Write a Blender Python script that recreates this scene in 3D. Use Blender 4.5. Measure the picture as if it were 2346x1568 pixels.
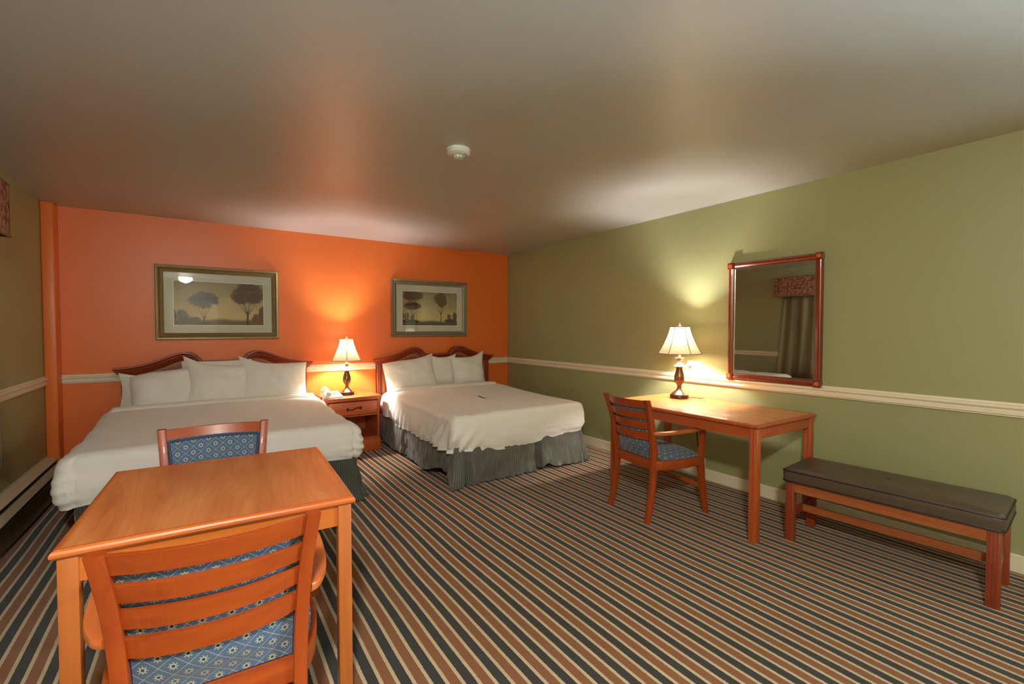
import bpy, bmesh, math, random
from mathutils import Vector, Matrix, noise
import numpy as np
random.seed(4)
S = bpy.context.scene
COL = S.collection
for o in list(bpy.data.objects):
    bpy.data.objects.remove(o)
PI = math.pi

# ------------------------------------------------------------------ camera
YAW = math.atan2(711, 1047); PITCH = math.atan2(29, 1047)
cd = bpy.data.cameras.new('camera'); cam = bpy.data.objects.new('camera', cd); COL.objects.link(cam)
cd.sensor_fit = 'HORIZONTAL'; cd.sensor_width = 36.0; cd.lens = 36.0 * 1047 / 2346; cd.clip_start = .05
cam.location = (0, 0, 1.35); cam.rotation_euler = (PI/2 - PITCH, 0, -YAW)
S.camera = cam
# ------------------------------------------------------------------ world, light, exposure
w = bpy.data.worlds.new('world'); S.world = w; w.use_nodes = True
w.node_tree.nodes['Background'].inputs[0].default_value = (.55, .7, 1, 1)
w.node_tree.nodes['Background'].inputs[1].default_value = .6
S.view_settings.view_transform = 'Standard'; S.view_settings.look = 'None'
S.view_settings.exposure = 0.92; S.view_settings.gamma = 1; S.view_settings.use_curve_mapping = False
P_DOME, P_LAMP, P_DAY = 370.0, 36.0, 160.0
C_DOME, C_LAMP, C_DAY = (1, .98, .90), (1, .96, .96), (.70, .88, 1)
def light(name, kind, loc, power, color, parent=None, **kw):
    l = bpy.data.lights.new(name, kind); l.energy = power; l.color = color
    rot = kw.pop('rot', None)
    for k, v in kw.items(): setattr(l, k, v)
    o = bpy.data.objects.new(name, l); COL.objects.link(o); o.location = loc
    if rot: o.rotation_euler = rot
    o.parent = parent
    return o
# bluish daylight through an added, unseen right-wall window, placed to brighten the left wall
light('added_window_daylight', 'AREA', (3.92, -.85, 1.45), P_DAY, C_DAY, shape='RECTANGLE', size=1.2, size_y=1.3, rot=(0, PI/2, 0))

# ------------------------------------------------------------------ materials
def srgb(r, g, b):
    f = lambda c: (c/255/12.92) if c/255 <= .04045 else ((c/255+.055)/1.055)**2.4
    return (f(r), f(g), f(b), 1)
class NT:
    def __init__(s, name):
        s.m = bpy.data.materials.new(name); s.m.use_nodes = True
        s.t = s.m.node_tree; s.b = s.t.nodes['Principled BSDF']; s.out = s.t.nodes['Material Output']
    def n(s, typ, ins=None, **kw):
        nd = s.t.nodes.new(typ)
        for k, v in kw.items(): setattr(nd, k, v)
        if ins:
            for k, v in ins.items():
                if hasattr(v, 'is_output') or isinstance(v, bpy.types.NodeSocket): s.t.links.new(v, nd.inputs[k])
                else: nd.inputs[k].default_value = v
        return nd
    def math(s, op, a, b=None, c=None):
        ins = {0: a}
        if b is not None: ins[1] = b
        if c is not None: ins[2] = c
        return s.n('ShaderNodeMath', ins, operation=op).outputs[0]
    def mix(s, f, a, b):
        nd = s.n('ShaderNodeMix', None, data_type='RGBA')
        for k, v in ((0, f), (6, a), (7, b)):
            if isinstance(v, bpy.types.NodeSocket): s.t.links.new(v, nd.inputs[k])
            else: nd.inputs[k].default_value = v
        return nd.outputs[2]
    def sep(s, v):
        nd = s.n('ShaderNodeSeparateXYZ', {0: v}); return nd.outputs
    def comb(s, x, y, z=0.0): return s.n('ShaderNodeCombineXYZ', {0: x, 1: y, 2: z}).outputs[0]
    def coord(s, k='Object'): return s.n('ShaderNodeTexCoord').outputs[k]
    def noise(s, vec, scale, detail=3.0, rough=.5):
        return s.n('ShaderNodeTexNoise', {'Vector': vec, 'Scale': scale, 'Detail': detail, 'Roughness': rough}).outputs[0]
    def mapr(s, v, a, b, c=0.0, d=1.0):
        return s.n('ShaderNodeMapRange', {0: v, 1: a, 2: b, 3: c, 4: d}).outputs[0]
    def scale(s, vec, sc):
        return s.n('ShaderNodeMapping', {'Vector': vec, 'Scale': sc}).outputs[0]
    def bump(s, h, strength=.3, dist=.002):
        nd = s.n('ShaderNodeBump', {'Height': h, 'Strength': strength, 'Distance': dist})
        s.t.links.new(nd.outputs[0], s.b.inputs['Normal'])
    def set(s, **kw):
        for k, v in kw.items():
            k = {'color': 'Base Color', 'rough': 'Roughness', 'metal': 'Metallic', 'spec': 'Specular IOR Level', 'coat': 'Coat Weight', 'coatr': 'Coat Roughness', 'sheen': 'Sheen Weight'}[k]
            if isinstance(v, bpy.types.NodeSocket): s.t.links.new(v, s.b.inputs[k])
            else: s.b.inputs[k].default_value = v
        return s.m

def paint(name, rgb, rough=.45, spec=.5, bump=.12, var=.03, coat=.18):
    t = NT(name); v = t.coord(); c = srgb(*rgb)
    n1 = t.noise(v, 1.3, 3); d = tuple(x*(1-var*2) for x in c[:3])+(1,)
    t.bump(t.noise(v, 260, 2), bump, .001)
    return t.set(color=t.mix(n1, d, c), rough=rough, spec=spec, coat=coat, coatr=.32)
def plain(name, rgb, rough=.5, metal=0.0, spec=.5, coat=0.0, bump=None):
    t = NT(name); v = t.coord(); c = srgb(*rgb)
    n1 = t.noise(v, 14, 3)
    if bump: t.bump(t.noise(v, bump[0], 3), bump[1], .002)
    return t.set(color=t.mix(n1, tuple(x*.93 for x in c[:3])+(1,), c), rough=rough, metal=metal, spec=spec, coat=coat)
def wood(name, light_, dark_, axis='z', rough=.35, fine=1.0, worn=False, coat=.2):
    t = NT(name); v = t.coord()
    lo, hi = 2.2*fine, 46*fine
    sc = {'x': (lo, hi, hi), 'y': (hi, lo, hi), 'z': (hi, hi, lo)}[axis]
    g = t.noise(t.scale(v, sc), 1.0, 4, .6)
    sc2 = {'x': (.8, 7, 7), 'y': (7, .8, 7), 'z': (7, 7, .8)}[axis]
    g2 = t.noise(t.scale(v, sc2), 1.0, 3, .5)
    f = t.math('ADD', t.math('MULTIPLY', t.mapr(g, .32, .68), .55), t.math('MULTIPLY', t.mapr(g2, .3, .7), .45))
    c = t.mix(f, srgb(*dark_), srgb(*light_))
    if worn:
        wn = t.mapr(t.noise(v, 75, 3, .7), .73, .76)
        c = t.mix(wn, c, srgb(235, 200, 160))
    t.bump(g, .05, .001)
    return t.set(color=c, rough=rough, coat=coat)
M = {}
M['orange'] = paint('orange_wall_paint', (236, 116, 42), .42, .5)
M['green'] = paint('olive_green_wall_paint', (155, 154, 108), .45, .45)
M['ceiling'] = paint('ceiling_paint', (184, 184, 176), .38, .5, .06)
M['trim'] = paint('cream_trim_paint', (232, 218, 188), .4, .5, .05)
M['chair'] = wood('orange_stained_chair_wood', (162, 68, 18), (134, 50, 10), 'z', .42, coat=.06)
M['chair_x'] = wood('orange_stained_chair_wood_across', (166, 72, 18), (138, 52, 10), 'x', .36)
M['chair_arm'] = wood('orange_stained_arm_wood', (196, 108, 54), (174, 82, 34), 'y', .33)
M['table_leg'] = wood('honey_table_leg_wood', (184, 104, 46), (160, 82, 30), 'z', .4)
M['table_rim'] = wood('worn_table_rim_wood', (206, 112, 50), (180, 86, 32), 'x', .35, worn=True)
M['apron'] = wood('honey_table_apron_wood', (192, 104, 38), (172, 84, 26), 'x', .4)
M['desk_leg'] = wood('desk_leg_wood', (190, 94, 44), (158, 66, 26), 'z', .4)
M['desk_apron'] = wood('desk_apron_wood', (184, 92, 40), (160, 68, 26), 'y', .4)
M['cherry'] = wood('dark_cherry_wood', (160, 68, 34), (118, 42, 20), 'x', .33)
M['cherry_z'] = wood('dark_cherry_post_wood', (156, 70, 36), (116, 42, 20), 'z', .33)
M['inlay'] = wood('tan_inlay_wood', (168, 104, 52), (138, 78, 36), 'z', .4)
M['panel'] = wood('red_headboard_panel_wood', (156, 76, 44), (126, 52, 28), 'z', .3)
M['stand'] = wood('nightstand_wood', (196, 98, 44), (172, 74, 28), 'x', .38)
M['stand_z'] = wood('nightstand_side_wood', (186, 88, 40), (158, 64, 26), 'z', .4)
M['bench_leg'] = wood('bench_leg_wood', (156, 68, 30), (118, 42, 18), 'z', .45)
M['bench_rail'] = wood('bench_rail_wood', (172, 98, 48), (140, 66, 28), 'x', .45, worn=False)
M['mirror_frame'] = wood('mirror_frame_wood', (136, 56, 24), (100, 34, 14), 'z', .25, coat=.5)
def laminate(name, axis, lt, dk, rough=.33):
    t = NT(name); x, y, z = t.sep(t.coord())
    if axis == 'x': x, y = y, x
    n1 = t.noise(t.comb(t.math('MULTIPLY', x, 2.6), t.math('MULTIPLY', y, .7), 0.0), 1.0, 2)
    n2 = t.noise(t.comb(t.math('MULTIPLY', x, 90), t.math('MULTIPLY', y, 5), 0.0), 1.0, 4, .6)
    n3 = t.noise(t.comb(t.math('MULTIPLY', x, 13), t.math('MULTIPLY', y, 2.2), 3.0), 1.0, 3, .5)
    ring = t.math('SINE', t.math('MULTIPLY', t.math('ADD', x, t.math('MULTIPLY', t.math('ADD', n1, t.math('MULTIPLY', n3, .25)), .30)), 210.0))
    line = t.mapr(ring, .45, 1.0)
    c = t.mix(t.mapr(n3, .32, .68), srgb(*dk), srgb(*lt))
    c = t.mix(t.math('MULTIPLY', line, t.mapr(n2, .3, .7, .05, .38)), c, tuple(q*.62 for q in srgb(*dk)[:3])+(1,))
    c = t.mix(t.math('MULTIPLY', t.mapr(n2, .55, .72), .22), c, srgb(214, 150, 94))
    return t.set(color=c, rough=rough, coat=.15)
M['table_top'] = laminate('honey_wood_laminate', 'y', (206, 128, 72), (184, 100, 50))
M['desk_top'] = laminate('desk_wood_laminate', 'y', (208, 132, 74), (192, 112, 56), .27)

def cloth(name, rgb, rough=.85, weave=900, wr=.35, wscale=7, lo=.9):
    t = NT(name); v = t.coord(); c = srgb(*rgb)
    n1 = t.noise(v, 3.5, 3)
    x, y, z = t.sep(v)
    wv = t.math('ADD', t.math('SINE', t.math('MULTIPLY', x, weave)), t.math('SINE', t.math('MULTIPLY', t.math('ADD', y, z), weave)))
    big = t.noise(t.scale(v, (1, 1.7, 1)), wscale, 4, .55)
    h = t.math('ADD', t.math('MULTIPLY', wv, .02), big)
    t.bump(h, wr, .02)
    return t.set(color=t.mix(n1, tuple(q*lo for q in c[:3])+(1,), c), rough=rough, sheen=.15)
M['duvet'] = cloth('white_duvet_cotton', (238, 232, 222), wr=.22)
M['pillow'] = cloth('white_pillowcase_cotton', (240, 234, 224), wr=.4, wscale=9)
M['sheet'] = cloth('white_sheet_cotton', (240, 232, 218), wr=.25)
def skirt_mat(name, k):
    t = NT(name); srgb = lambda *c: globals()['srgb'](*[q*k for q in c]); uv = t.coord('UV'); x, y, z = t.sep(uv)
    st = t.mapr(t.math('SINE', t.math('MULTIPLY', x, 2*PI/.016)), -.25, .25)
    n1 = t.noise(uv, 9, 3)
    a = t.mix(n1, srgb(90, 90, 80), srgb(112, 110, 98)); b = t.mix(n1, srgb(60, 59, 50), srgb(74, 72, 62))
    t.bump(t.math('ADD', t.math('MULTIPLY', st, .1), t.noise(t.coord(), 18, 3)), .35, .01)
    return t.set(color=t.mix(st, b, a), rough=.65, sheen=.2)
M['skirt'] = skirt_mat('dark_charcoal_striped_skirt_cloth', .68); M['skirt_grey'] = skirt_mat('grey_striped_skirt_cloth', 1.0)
def sun_fabric(name, plane, base1, base2, line_c=(196, 192, 150)):
    t = NT(name); x, y, z = t.sep(t.coord())
    a, b = {'xz': (x, z), 'xy': (x, y)}[plane]
    W_, H_ = .062, .055
    u = t.math('DIVIDE', a, W_); v = t.math('DIVIDE', b, H_)
    p = t.math('ADD', u, v); q = t.math('SUBTRACT', u, v)
    fp = t.math('SUBTRACT', t.math('FRACT', t.math('ADD', p, 100.5)), .5)
    fq = t.math('SUBTRACT', t.math('FRACT', t.math('ADD', q, 100.5)), .5)
    du = t.math('MULTIPLY', t.math('ADD', fp, fq), W_/2); dv = t.math('MULTIPLY', t.math('SUBTRACT', fp, fq), H_/2)
    r = t.math('SQRT', t.math('ADD', t.math('MULTIPLY', du, du), t.math('MULTIPLY', dv, dv)))
    an = t.math('ARCTAN2', dv, du)
    # rays: alternate long and short
    ray = t.math('GREATER_THAN', t.math('COSINE', t.math('MULTIPLY', an, 16)), .1)
    rmax = t.math('ADD', .0098, t.math('MULTIPLY', t.math('COSINE', t.math('MULTIPLY', an, 8)), .0018))
    rays = t.math('MULTIPLY', ray, t.math('MULTIPLY', t.math('GREATER_THAN', r, .0055), t.math('LESS_THAN', r, rmax)))
    ring = t.math('MULTIPLY', t.math('GREATER_THAN', r, .0042), t.math('LESS_THAN', r, .0058))
    core = t.math('LESS_THAN', r, .0042)
    # dotted diamond lines
    lp = t.math('GREATER_THAN', t.math('ABSOLUTE', fp), .482); lq = t.math('GREATER_THAN', t.math('ABSOLUTE', fq), .482)
    dotp = t.math('GREATER_THAN', t.math('SINE', t.math('MULTIPLY', q, 2*PI*12)), -.35)
    dotq = t.math('GREATER_THAN', t.math('SINE', t.math('MULTIPLY', p, 2*PI*12)), -.35)
    ln = t.math('MAXIMUM', t.math('MULTIPLY', lp, dotp), t.math('MULTIPLY', lq, dotq))
    f = t.math('MAXIMUM', t.math('MAXIMUM', rays, ring), ln)
    nz = t.noise(t.coord(), 420, 2)
    nb = t.noise(t.coord(), 8, 2)
    base = t.mix(t.mapr(nz, .35, .65), srgb(*base1), srgb(*base2))
    c = t.mix(t.math('MULTIPLY', f, .85), base, srgb(*line_c))
    c = t.mix(core, c, srgb(22, 26, 44))
    t.bump(nz, .25, .001)
    return t.set(color=c, rough=.8, sheen=.2)
M['pad'] = sun_fabric('blue_sun_pattern_fabric_back', 'xz', (50, 74, 104), (72, 94, 120))
M['seatfab'] = sun_fabric('blue_sun_pattern_fabric_seat', 'xy', (46, 66, 90), (68, 86, 108))
M['piping'] = plain('dark_blue_piping', (48, 60, 86), .7)
M['leather'] = plain('dark_brown_vinyl', (80, 64, 48), .36, bump=(300, .15))
M['leather_dark'] = plain('dark_brown_vinyl_piping', (30, 22, 18), .4)
M['bronze'] = plain('antique_bronze', (112, 84, 52), .28, .75)
M['bronze_hi'] = plain('light_bronze_and_lit_tops', (170, 150, 128), .25, .8)  # lighter bronze; on the lamps, light on the top surfaces put into colour
M['lampbase'] = plain('dark_red_brown_lamp_foot', (74, 30, 18), .25, .2)
M['phone'] = plain('cream_phone_plastic', (226, 212, 190), .35)
M['phone_grey'] = plain('grey_phone_keys', (150, 142, 128), .5)
M['black'] = plain('black_rubber_cord', (18, 17, 16), .5)
M['iron'] = plain('dark_iron', (44, 30, 22), .4, .6)
M['detector'] = plain('smoke_detector_plastic', (206, 212, 200), .45)
M['slot'] = plain('dark_slot', (24, 20, 16), .8)
M['heater'] = plain('cream_heater_enamel', (206, 192, 160), .45)
M['heater_fin'] = plain('dusty_heater_fins', (92, 84, 68), .6, .3)
M['heater_dark'] = plain('dark_scuffed_heater_panel', (78, 66, 44), .3, .4)
M['plate'] = plain('ivory_outlet_plastic', (236, 228, 204), .35)
M['plug'] = plain('purple_grey_plug_plastic', (96, 84, 120), .4)
M['metal'] = plain('steel_bed_frame', (70, 56, 44), .45, .6)
M['caster'] = plain('tan_caster', (132, 96, 58), .5)
M['mat_board'] = plain('grey_cream_mat_board', (206, 200, 178), .8)
M['mat_lip'] = plain('cream_mat_bevel', (236, 228, 200), .8)
M['whitewall'] = paint('plain_entry_wall_paint', (138, 132, 98), .5)
M['door'] = paint('cream_door_paint', (176, 168, 146), .4)
M['ticking'] = plain('box_spring_ticking', (150, 146, 136), .8)
def carpet():
    t = NT('striped_carpet'); v = t.coord(); x, y, z = t.sep(v)
    wob = t.math('SUBTRACT', t.noise(t.comb(t.math('MULTIPLY', x, .8), t.math('MULTIPLY', y, .9), 0.0), 1.0, 1), .5)
    jag = t.math('SUBTRACT', t.noise(v, 120, 2), .5)
    fin = t.math('SUBTRACT', t.noise(v, 420, 2), .5)
    xx = t.math('ADD', x, t.math('ADD', t.math('MULTIPLY', wob, .03), t.math('ADD', t.math('MULTIPLY', jag, .0045), t.math('MULTIPLY', fin, .003))))
    c = t.math('DIVIDE', t.math('SUBTRACT', xx, .547), .0517)
    fr = t.math('FRACT', t.math('ADD', c, 200.5))           # .5 at a cream line
    cream = t.math('LESS_THAN', t.math('ABSOLUTE', t.math('SUBTRACT', fr, .5)), .135)
    odd = t.math('GREATER_THAN', t.math('FRACT', t.math('MULTIPLY', t.math('ADD', c, 200.0), .5)), .5)
    pile = t.noise(v, 330, 3, .7)
    spk = t.mapr(t.noise(v, 160, 2, .8), .62, .72)
    brown = t.mix(pile, srgb(108, 64, 32), srgb(152, 98, 56))
    dark = t.mix(pile, srgb(32, 31, 27), srgb(60, 58, 51))
    cr = t.mix(pile, srgb(164, 138, 104), srgb(218, 196, 160))
    col = t.mix(odd, brown, dark)
    col = t.mix(t.math('MULTIPLY', spk, .25), col, srgb(150, 120, 90))
    col = t.mix(cream, col, cr)
    big = t.noise(v, 1.1, 3)
    col = t.mix(t.mapr(big, .3, .7, .12, 0.0), col, srgb(60, 40, 26))
    t.bump(t.math('ADD', pile, t.math('MULTIPLY', cream, .4)), .6, .004)
    return t.set(color=col, rough=.95, spec=.15, sheen=.1)
M['carpet'] = carpet()
def frame_mat(name, hi, lo, metal=.6):
    t = NT(name); uv = t.coord('UV'); x, y, z = t.sep(uv)
    s = t.mapr(t.math('SINE', t.math('MULTIPLY', x, 2*PI/.0095)), -.4, .6)
    n1 = t.noise(t.coord(), 30, 4, .6)
    c = t.mix(t.math('MULTIPLY', t.math('ADD', s, n1), .5), srgb(*lo), srgb(*hi))
    t.bump(s, .6, .003)
    return t.set(color=c, rough=.35, metal=metal)
M['frame_a'] = frame_mat('ribbed_bronze_picture_frame', (196, 172, 120), (74, 58, 32))
M['frame_b'] = frame_mat('ribbed_pewter_picture_frame', (178, 164, 134), (100, 88, 64), .5)
def shade_mat():
    t = NT('cream_lamp_shade_fabric')
    col = srgb(246, 232, 200)
    t.t.nodes.remove(t.b)
    d = t.n('ShaderNodeBsdfDiffuse', {0: col}); tr = t.n('ShaderNodeBsdfTranslucent', {0: t.mix(t.noise(t.coord(), 60, 3), srgb(104, 94, 70), srgb(92, 81, 58))})
    mx = t.n('ShaderNodeMixShader', {0: .2, 1: d.outputs[0], 2: tr.outputs[0]})
    t.t.links.new(mx.outputs[0], t.out.inputs[0])
    return t.m
M['shade'] = shade_mat()
M['shade_trim'] = plain('brown_shade_trim', (112, 96, 64), .6)
def glass_mat(name, tint=(1, 1, 1, 1), fr=1.45, gain=1.0):
    t = NT(name); t.t.nodes.remove(t.b)
    f = t.n('ShaderNodeFresnel', {0: fr}).outputs[0]
    f = t.math('MINIMUM', t.math('MULTIPLY', f, gain), 1.0)
    mx = t.n('ShaderNodeMixShader', {0: f, 1: t.n('ShaderNodeBsdfTransparent', {0: tint}).outputs[0], 2: t.n('ShaderNodeBsdfGlossy', {0: (1, 1, 1, 1), 'Roughness': .01}).outputs[0]})
    t.t.links.new(mx.outputs[0], t.out.inputs[0]); return t.m
M['glass'] = glass_mat('picture_glass')
M['window_glass'] = glass_mat('window_glass')
def mirror_mat():
    t = NT('silver_mirror'); t.bump(t.noise(t.coord(), 2, 1), .003, .001)
    return t.set(color=(.86, .87, .84, 1), metal=1.0, rough=.015)
M['mirror'] = mirror_mat()
def emis(name, col, st):
    t = NT(name); t.set(color=col, rough=.3)
    t.b.inputs['Emission Color'].default_value = col; t.b.inputs['Emission Strength'].default_value = st; return t.m
M['globe'] = emis('lit_frosted_globe', (*C_DOME, 1), P_DOME)
def valance_mat():
    t = NT('rose_paisley_valance_cloth'); v = t.coord()
    n1 = t.noise(v, 26, 4, .6); n2 = t.noise(v, 60, 3, .6)
    c = t.mix(t.mapr(n1, .42, .58), srgb(112, 60, 48), srgb(170, 118, 84))
    c = t.mix(t.mapr(n2, .6, .66), c, srgb(70, 36, 34)); t.bump(n2, .3, .003)
    return t.set(color=c, rough=.85)
M['valance'] = valance_mat()
M['valance_trim'] = plain('tan_valance_cord', (128, 108, 76), .8)
M['curtain'] = cloth('olive_drape_cloth', (120, 100, 58), .6, wr=.1)

# ------------------------------------------------------------------ helpers
def obj(name, bm, m, parent=None, smooth=False, loc=None, rotz=0, fix=True):
    me = bpy.data.meshes.new(name)
    if fix: bmesh.ops.recalc_face_normals(bm, faces=bm.faces)
    bm.to_mesh(me); bm.free(); me.materials.append(m)
    if smooth:
        me.polygons.foreach_set('use_smooth', [True]*len(me.polygons))
        me.set_sharp_from_angle(angle=math.radians(42))
    o = bpy.data.objects.new(name, me); COL.objects.link(o); o.parent = parent
    if loc: o.location = loc
    if rotz: o.rotation_euler = (0, 0, rotz)
    return o
def tag(o, label, cat, group=None):
    o['label'] = label; o['category'] = cat
    if group: o['group'] = group
    return o
def thing(name, label, cat, loc=(0, 0, 0), rotz=0, group=None):
    o = bpy.data.objects.new(name, None); COL.objects.link(o); o.empty_display_size = .1
    o.location = loc; o.rotation_euler = (0, 0, rotz)
    return tag(o, label, cat, group)
def struct(name, bm, m, parent=None, **kw):
    o = obj(name, bm, m, parent, **kw)
    if parent is None: o['kind'] = 'structure'
    return o
def B(): return bmesh.new()
def box(bm, x0, x1, y0, y1, z0, z1, bev=0.0, seg=2):
    t = bmesh.new()
    bmesh.ops.create_cube(t, size=1)
    for v in t.verts:
        v.co = Vector(((x0+x1)/2+v.co.x*(x1-x0), (y0+y1)/2+v.co.y*(y1-y0), (z0+z1)/2+v.co.z*(z1-z0)))
    if bev: bmesh.ops.bevel(t, geom=t.edges[:], offset=bev, segments=seg, profile=.5, affect='EDGES')
    merge(bm, t); return bm
def merge(bm, t, mat=None):
    mp = {}
    for v in t.verts: mp[v] = bm.verts.new(mat @ v.co if mat else v.co)
    for f in t.faces:
        try: bm.faces.new([mp[v] for v in f.verts])
        except ValueError: pass
    t.free()
def grid(bm, P, closed_j=False, closed_i=False, cap=False, uv=True):
    """P[i][j] points -> quads; UV in metres (u along i, v along j)."""
    ni, nj = len(P), len(P[0])
    V = [[bm.verts.new(p) for p in row] for row in P]
    L = bm.loops.layers.uv.verify()
    mi = nj//2
    us = [0.0]
    for i in range(1, ni+1): us.append(us[-1]+(Vector(P[i % ni][mi])-Vector(P[i-1][mi])).length)
    r = ni//2
    vs = [0.0]
    for j in range(1, nj+1): vs.append(vs[-1]+(Vector(P[r][j % nj])-Vector(P[r][j-1])).length)
    for i in range(ni if closed_i else ni-1):
        for j in range(nj if closed_j else nj-1):
            q = [(i, j), (i+1, j), (i+1, j+1), (i, j+1)]
            vv = [V[a % ni][b % nj] for a, b in q]
            if len(set(vv)) < 4: continue
            try: f = bm.faces.new(vv)
            except ValueError: continue
            for lp, (a, b) in zip(f.loops, q): lp[L].uv = (us[a], vs[b])
    if cap and closed_j:
        for row in (V[0], V[-1]):
            try: bm.faces.new(row)
            except ValueError: pass
    return V
def ring_rect(c, ax, ay, hw, hh, r=0.0):
    c, ax, ay = Vector(c), Vector(ax), Vector(ay)
    if r <= 0: pts = [(-hw, -hh), (hw, -hh), (hw, hh), (-hw, hh)]
    else:
        pts = []
        for (sx, sy, a0) in ((1, -1, -90), (1, 1, 0), (-1, 1, 90), (-1, -1, 180)):
            for k in range(3):
                a = math.radians(a0+45*k)
                pts.append((sx*(hw-r)+r*math.cos(a), sy*(hh-r)+r*math.sin(a)))
    return [c+ax*a+ay*b for a, b in pts]
def tube(bm, pts, r, seg=8):
    pts = [Vector(p) for p in pts]; rows = []
    up = Vector((0, 0, 1)); prev = None
    for i, p in enumerate(pts):
        d = (pts[min(i+1, len(pts)-1)]-pts[max(i-1, 0)]).normalized()
        if prev is None:
            a = d.cross(up)
            if a.length < 1e-3: a = d.cross(Vector((1, 0, 0)))
        else: a = prev - d*prev.dot(d)
        a.normalize(); prev = a; b = d.cross(a)
        rr = r[i] if isinstance(r, (list, tuple)) else r
        rows.append([p+(a*math.cos(t*2*PI/seg)+b*math.sin(t*2*PI/seg))*rr for t in range(seg)])
    grid(bm, rows, closed_j=True, cap=True); return bm
def lathe(bm, prof, seg=32, c=(0, 0)):
    rows = [[Vector((c[0]+r*math.cos(2*PI*k/seg), c[1]+r*math.sin(2*PI*k/seg), z)) for k in range(seg)] for r, z in prof]
    grid(bm, rows, closed_j=True, cap=True); return bm
def interp(tab, x):
    if x <= tab[0][0]: return tab[0][1]
    for (a, va), (b, vb) in zip(tab, tab[1:]):
        if x <= b: return va+(vb-va)*(x-a)/(b-a)
    return tab[-1][1]
def sinterp(tab, x):
    """Catmull-Rom through a table."""
    if x <= tab[0][0]: return tab[0][1]
    if x >= tab[-1][0]: return tab[-1][1]
    for i in range(len(tab)-1):
        if x <= tab[i+1][0]:
            p0 = tab[max(i-1, 0)]; p1 = tab[i]; p2 = tab[i+1]; p3 = tab[min(i+2, len(tab)-1)]
            t = (x-p1[0])/(p2[0]-p1[0]); h = p2[0]-p1[0]
            m1 = (p2[1]-p0[1])/max(p2[0]-p0[0], 1e-6)*h; m2 = (p3[1]-p1[1])/max(p3[0]-p1[0], 1e-6)*h
            return (2*t**3-3*t*t+1)*p1[1]+(t**3-2*t*t+t)*m1+(-2*t**3+3*t*t)*p2[1]+(t**3-t*t)*m2
def fbm(p, o=3): return noise.fractal(Vector(p), 1.0, 2.0, o)
def smooth(a, b, x):
    t = min(max((x-a)/(b-a), 0), 1); return t*t*(3-2*t)
def copy_tree(o, parent=None):
    c = o.copy(); COL.objects.link(c); c.parent = parent
    for ch in list(o.children): copy_tree(ch, c)
    return c

# ------------------------------------------------------------------ room
XL, XR, YB, YF, H = -1.117, 3.73, 5.61, -1.85, 2.44
struct('floor', box(B(), XL-.15, XR+.15, YF-.15, YB+.15, -.1, 0), M['carpet'])
struct('ceiling', box(B(), XL-.15, XR+.15, YF-.15, YB+.15, H, H+.1), M['ceiling'])
struct('wall_back', box(B(), XL-.15, XR+.15, YB, YB+.15, 0, H), M['orange'])
FX0, FX1 = -1.5, -.2
b = B()
box(b, XR, XR+.15, FX1, YB, 0, H); box(b, XR, XR+.15, YF-.15, FX0, 0, H)
box(b, XR, XR+.15, FX0, FX1, 0, .85); box(b, XR, XR+.15, FX0, FX1, 2.05, H)
struct('wall_right', b, M['green'])
WY0, WY1, WZ0, WZ1 = .5, 2.4, .95, 2.05
b = B()
box(b, XL-.15, XL, WY1, YB, 0, H); box(b, XL-.15, XL, YF-.15, WY0, 0, H)
box(b, XL-.15, XL, WY0, WY1, 0, WZ0); box(b, XL-.15, XL, WY0, WY1, WZ1, H)
struct('wall_left', b, M['green'])
struct('wall_front', box(B(), XL-.15, XR+.15, YF-.15, YF, 0, H), M['whitewall'])
struct('wall_chase', box(B(), XL, -1.033, 5.455, YB, 0, H, .012, 3), M['orange'], smooth=True)
# windows
b = B(); t_ = .04
box(b, XL-.1, XL-.04, WY0, WY1, WZ0, WZ0+t_); box(b, XL-.1, XL-.04, WY0, WY1, WZ1-t_, WZ1)
for y in (WY0, (WY0+WY1)/2-.02, WY1-t_): box(b, XL-.1, XL-.04, y, y+t_, WZ0+t_, WZ1-t_)
w1 = struct('window_1', b, M['trim']); obj('pane', box(B(), XL-.073, XL-.067, WY0+t_, WY1-t_, WZ0+t_, WZ1-t_), M['window_glass'], w1)
b = B()
box(b, XR+.04, XR+.1, FX0, FX1, .85, .89); box(b, XR+.04, XR+.1, FX0, FX1, 2.01, 2.05)
for y in (FX0, (FX0+FX1)/2-.02, FX1-t_): box(b, XR+.04, XR+.1, y, y+t_, .89, 2.01)
w2 = struct('added_window', b, M['trim']); obj('pane', box(B(), XR+.067, XR+.073, FX0+t_, FX1-t_, .89, 2.01), M['window_glass'], w2)  # unseen window added behind the camera so daylight reaches the left wall
d1 = struct('door_1', box(B(), -.60, .33, YF, YF+.04, 0, 2.03, .004), M['door'])
bb = B(); tube(bb, [(.25, YF+.04, 1.0), (.25, YF+.09, 1.0), (.13, YF+.09, 1.0)], .01); obj('door_handle', bb, M['bronze_hi'], d1, smooth=True)
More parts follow.
